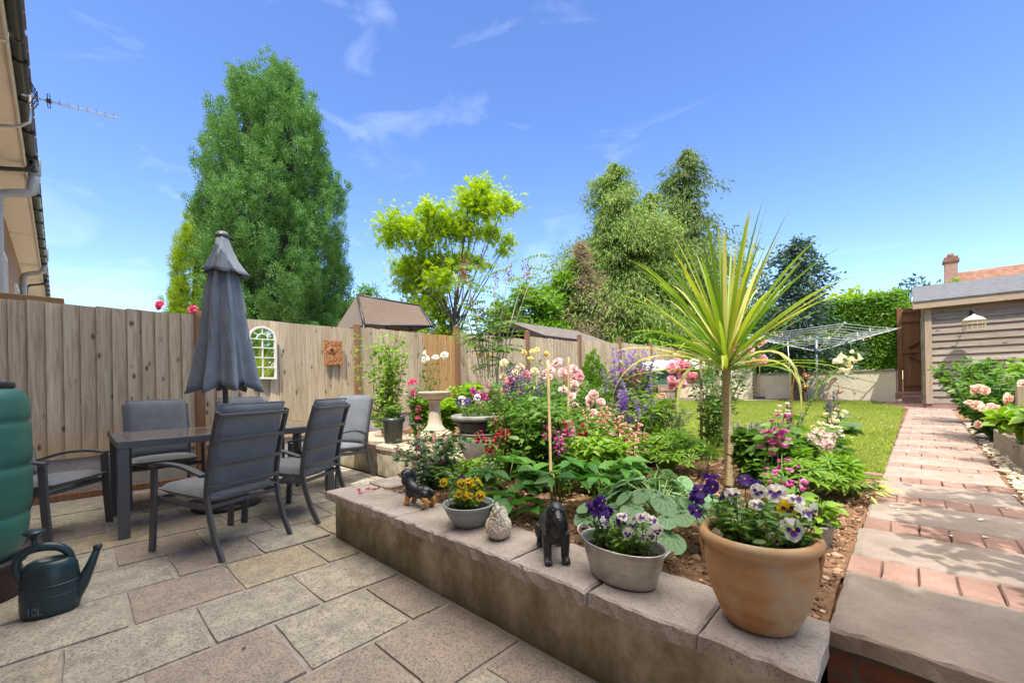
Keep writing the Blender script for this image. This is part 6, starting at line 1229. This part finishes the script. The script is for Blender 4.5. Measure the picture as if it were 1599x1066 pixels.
# ---- fence border
plant('climbing_shrub', 'lime green climber with upright shoots on the fence left of the pedestal', 'climber', (-5.5, 3.12, .39), .45, 1.62, 14, 90, .062, 'bright', 150, OV, 'twig', .006, hv=.35, base=.12, spread=.06)
plant('fig_leaved_plant', 'yellow green lobed leaves beside the stone pedestal', 'plant', (-4.5, 3.35, .39), .4, .58, 22, 16, .11, 'bright', 151, LOBED)
plant('fig_leaved_plant', 'green ferny plant filling the space behind the pedestal bowl', 'plant', (-4.1, 3.8, .39), .5, .76, 26, 26, .10, 'bright', 152, LOBED)
spiky('geranium_plant', 'magenta flowered plant rising from behind the black bowl', 'geranium', (-3.35, 3.2, .39), 12, .74, .3, 'mag', .1, 11, .05, 'mid', 153, STAR5, None, .07, 26)
plant('pot_bedding', 'small leafy bedding plant in the dark green pot', 'plant', (-4.86, 2.86, .69), .14, .2, 16, 14, .04, 'mid', 154)
plume_tree('dwarf_spruce', 'neat conical dwarf spruce in the border by the fence', (-5.65, 8.95, .45), [(.02, .36), (.3, .38), (.7, .28), (1.1, .16), (1.42, .02)], 330, 34, .055, G['decid'], 155, plen=(.1, .18), prad=.05, cat='conifer')
for i, (x, y, r, h, lm, T, s, lab) in enumerate(((-5.3, 6.9, .5, .75, 'bright', OV, .075, 'bright leafy shrub under the fence left of the dwarf spruce'), (-4.7, 7.2, .45, .6, 'mid', OV, .07, 'low green shrub at the lawn edge left of the dwarf spruce'), (-5.7, 10.4, .45, .9, 'rose', OV, .075, 'dark green shrub right of the dwarf spruce'), (-5.9, 12.2, .5, .9, 'mid', OV, .08, 'green shrub by the fence near the cold frame'), (-5.2, 5.1, .5, .8, 'mid', OV, .07, 'leafy shrub under the tall bare stemmed tree'), (-4.2, 4.9, .5, .65, 'bright', OV, .06, 'yellow green shrub at the near corner of the lawn'), (-3.9, 4.0, .45, .7, 'mid', OV, .055, 'green shrub between the geranium and the lawn'))): plant('border_shrub', lab, 'shrub', (x, y, zg(y)-.01), r, h, 26, 56, s, lm, 160+i, T)
spiky('weigela_shrub', 'pink flowered upright shrub right of the dwarf spruce', 'shrub', (-5.0, 9.6, .46), 10, .95, .3, 'rosered', .3, 26, .07, 'mid', 170, STAR5, None, .09, 30)
# pinnate leaved tall shrub with bare pale stems
t = thing('elder_tree', 'tall open shrub with bare pale stems and pinnate leaves before the fence', 'tree', (-5.25, 5.0, .40)); R = RN(33); w = MB(); m = MB(); fr = MB(); P, D = [], []
for i in range(13):
    u, f = R.uniform(-.5, .75), R.uniform(-.3, .3); hh = R.uniform(1.9, 3.0); e = Rv*u*1.25+Fv*f+np.array((0, 0, hh)); c = np.array(curve([Rv*u*.12, Rv*u*.5+Fv*f*.5+np.array((0, 0, hh*.5)), e], 8)); w.tube(c, np.linspace(.017, .006, len(c)), 6)
    for j in range(11):
        q = c[R.randint(8, len(c))]; a = R.rand()*6.28; d = np.array((cos(a), sin(a), .25-.5*R.rand())); ln = R.uniform(.25, .42)
        for kk in range(6):
            for s in (-1, 1): P.append(q+d*ln*(kk+1)/6+np.array((0, 0, -.05*(kk/6)**2))); D.append(np.cross(d, (0, 0, 1))*s+d*.4+np.array((0, 0, -.35)))
        w.tube([q, q+d*ln], [.003, .0015], 4, cap=False)
    if i % 2: q = c[-1]; n = 60; fr.scat(ICO1, q+R.randn(n, 3)*np.array((.05, .05, .12))-(0, 0, .1), (1, 0, 0), (0, 0, 1), .012)
m.scat(OV, P, D, np.array((0, 0, 1.))+.3*R.randn(len(P), 3), .07*(.7+.5*R.rand(len(P)))); m.build('foliage', G['elder'], t); w.build('stem', M['palestem'], t); fr.build('seed_heads', plain('rust_seed', (.34, .14, .07), .8), t)
# small tree right of the frame that dapples the path
clump_tree('garden_tree', 'small leafy tree right of the path casting dappled shade', (1.75, 1.9, .36), [(-.5, .25, 1.55, .34), (-.15, .55, 1.75, .34), (-.65, .75, 1.7, .30), (.2, .1, 1.9, .4), (-.2, 1.1, 1.9, .32), (.35, .7, 2.0, .4), (-.05, .1, 1.45, .26), (-.75, .3, 1.3, .3), (-.45, .9, 1.45, .32), (-.3, .3, 2.0, .34), (-.80, .61, 1.6, .3), (-.45, .98, 1.65, .32), (-.04, 1.27, 1.75, .32), (.3, 1.25, 1.85, .32), (-.17, .84, 1.8, .32), (-.44, .41, 1.5, .3)], 1100, .085, LF['mid'], 180, OV, .05)

for i, (x, y, h, lab) in enumerate(((4.2, 4.6, 3.4, 'leafy tree beyond the right boundary nearer the house'), (5.0, 8.0, 4.2, 'leafy tree beyond the right boundary farther down the garden'))):
    clump_tree('boundary_tree', lab, (x, y, 0), [(0, 0, h, .9), (.7, .2, h-.6, .9), (-.7, .2, h-.7, .9), (0, .3, h-1.3, 1.2), (.9, 0, h-1.6, 1.0), (-.9, 0, h-1.7, 1.0), (0, 0, h-2.3, 1.2)], 420, .17, G['decid'], 190+i, FLW, .12)
plant('border_shrub', 'leafy plants hiding the end of the raised bed beside the path', 'shrub', (.85, 6.5, .43), .36, .52, 20, 50, .08, 'mid', 143)
plant('leafy_shrub', 'loose green shrub between the crimson snapdragons and the lawn', 'shrub', (-1.95, 3.55, .38), .3, .5, 18, 44, .045, 'lupin', 126)
plant('leafy_shrub', 'upright fresh green stems beside the taller cane', 'shrub', (-1.75, 2.75, .37), .2, .52, 10, 34, .07, 'mid', 127, OVN)
plant('leafy_shrub', 'green leafy stems right of the black bowl rim', 'shrub', (-2.42, 2.72, .37), .2, .66, 12, 50, .045, 'bright', 128)

for i, (x, y, r, h, lm, T, s_, lab) in enumerate(((-2.75, 3.45, .34, .62, 'mid', OV, .05, 'leafy green clump under the peach roses'), (-2.3, 3.85, .36, .55, 'bright', OV, .05, 'yellow green clump at the lawn edge under the pale pink roses'), (-2.2, 2.75, .24, .6, 'mid', OVN, .06, 'narrow leaved green plant left of the taller cane'), (-1.55, 2.5, .2, .42, 'bright', OVN, .07, 'fresh green shoots behind the hellebores'), (-3.6, 3.75, .4, .75, 'bright', LOBED, .08, 'lobed green plant between the pedestal and the peach roses'), (-1.75, 4.0, .3, .5, 'grey', FLN, .07, 'feathery grey green foliage at the foot of the larkspur'), (-.75, 3.35, .16, .4, 'mid', OV, .08, 'leafy stems between the cordyline and the lupin mound'))):
    plant('leafy_clump', lab, 'plant', (x, y, .37), r, h, 20, 46, s_, lm, 210+i, T)

for i, (x, y, r, h, lm, T, s_, lab) in enumerate(((-1.95, 2.35, .2, .66, 'mid', OVN, .075, 'tall upright green stems just left of the leaning cane'), (-2.6, 3.15, .3, .8, 'rose', OV, .05, 'dark leaved rose foliage between salvia and peach roses'), (-1.65, 3.55, .24, .7, 'lupin', OVN, .06, 'tall light green stems left of the larkspur'))):
    plant('leafy_clump', lab, 'plant', (x, y, .37), r, h, 16, 50, s_, lm, 230+i, T)
R = RN(61); n = 70; P = np.column_stack([-6.2+6.2*R.rand(n), -.6+1.8*R.rand(n)+.6*(R.rand(n) < .3), 0*R.rand(n)+.014]); P = P[(P[:, 0] < -3.2) | (P[:, 1] < 1.25)]
m = MB(); a = R.rand(len(P))*6.28; m.scat(FLW, P, np.column_stack([np.cos(a), np.sin(a), .15*R.rand(len(P))]), (0, 0, 1), .008+.016*R.rand(len(P))**2); tag(m.build('leaf_litter', plain('brown_litter', (.12, .075, .04), .9, var=.5, scale=3)), 'scattered bits of dry leaf and grit on the patio', 'leaf litter', kind='stuff')

bush_of_roses('soft pink rose bush low between the two canes and the lawn', (-2.15, 3.35, .38), .3, .56, 'palepink', 9, 240, sc=1.25, blooms=[(-.15, -.1, .62), (-.05, -.12, .58), (.06, -.1, .63), (.15, -.05, .55), (-.2, -.05, .5), (.1, -.18, .47)])
bush_of_roses('pink rose bush between the stacked pots and the taller cane', (-2.75, 2.95, .38), .26, .78, 'pink', 7, 241, sc=1.2, blooms=[(-.05, -.1, .82), (.05, -.12, .78), (.12, -.05, .84), (.0, -.15, .7), (.16, -.1, .68)])
spiky('snapdragon_plant', 'magenta snapdragon spikes behind the hellebores near the leaning cane', 'snapdragon', (-1.72, 2.32, .37), 5, .46, .14, 'mag', .14, 12, .034, 'mid', 242, BELL, None, .06, 22)
spiky('larkspur_plant', 'shorter violet larkspur in front of the taller one', 'larkspur', (-1.7, 3.35, .38), 7, .66, .16, 'lilac', .22, 22, .022, 'grey', 243, STAR5, None, .07, 40, FLN, nod=.1, rr=.012)
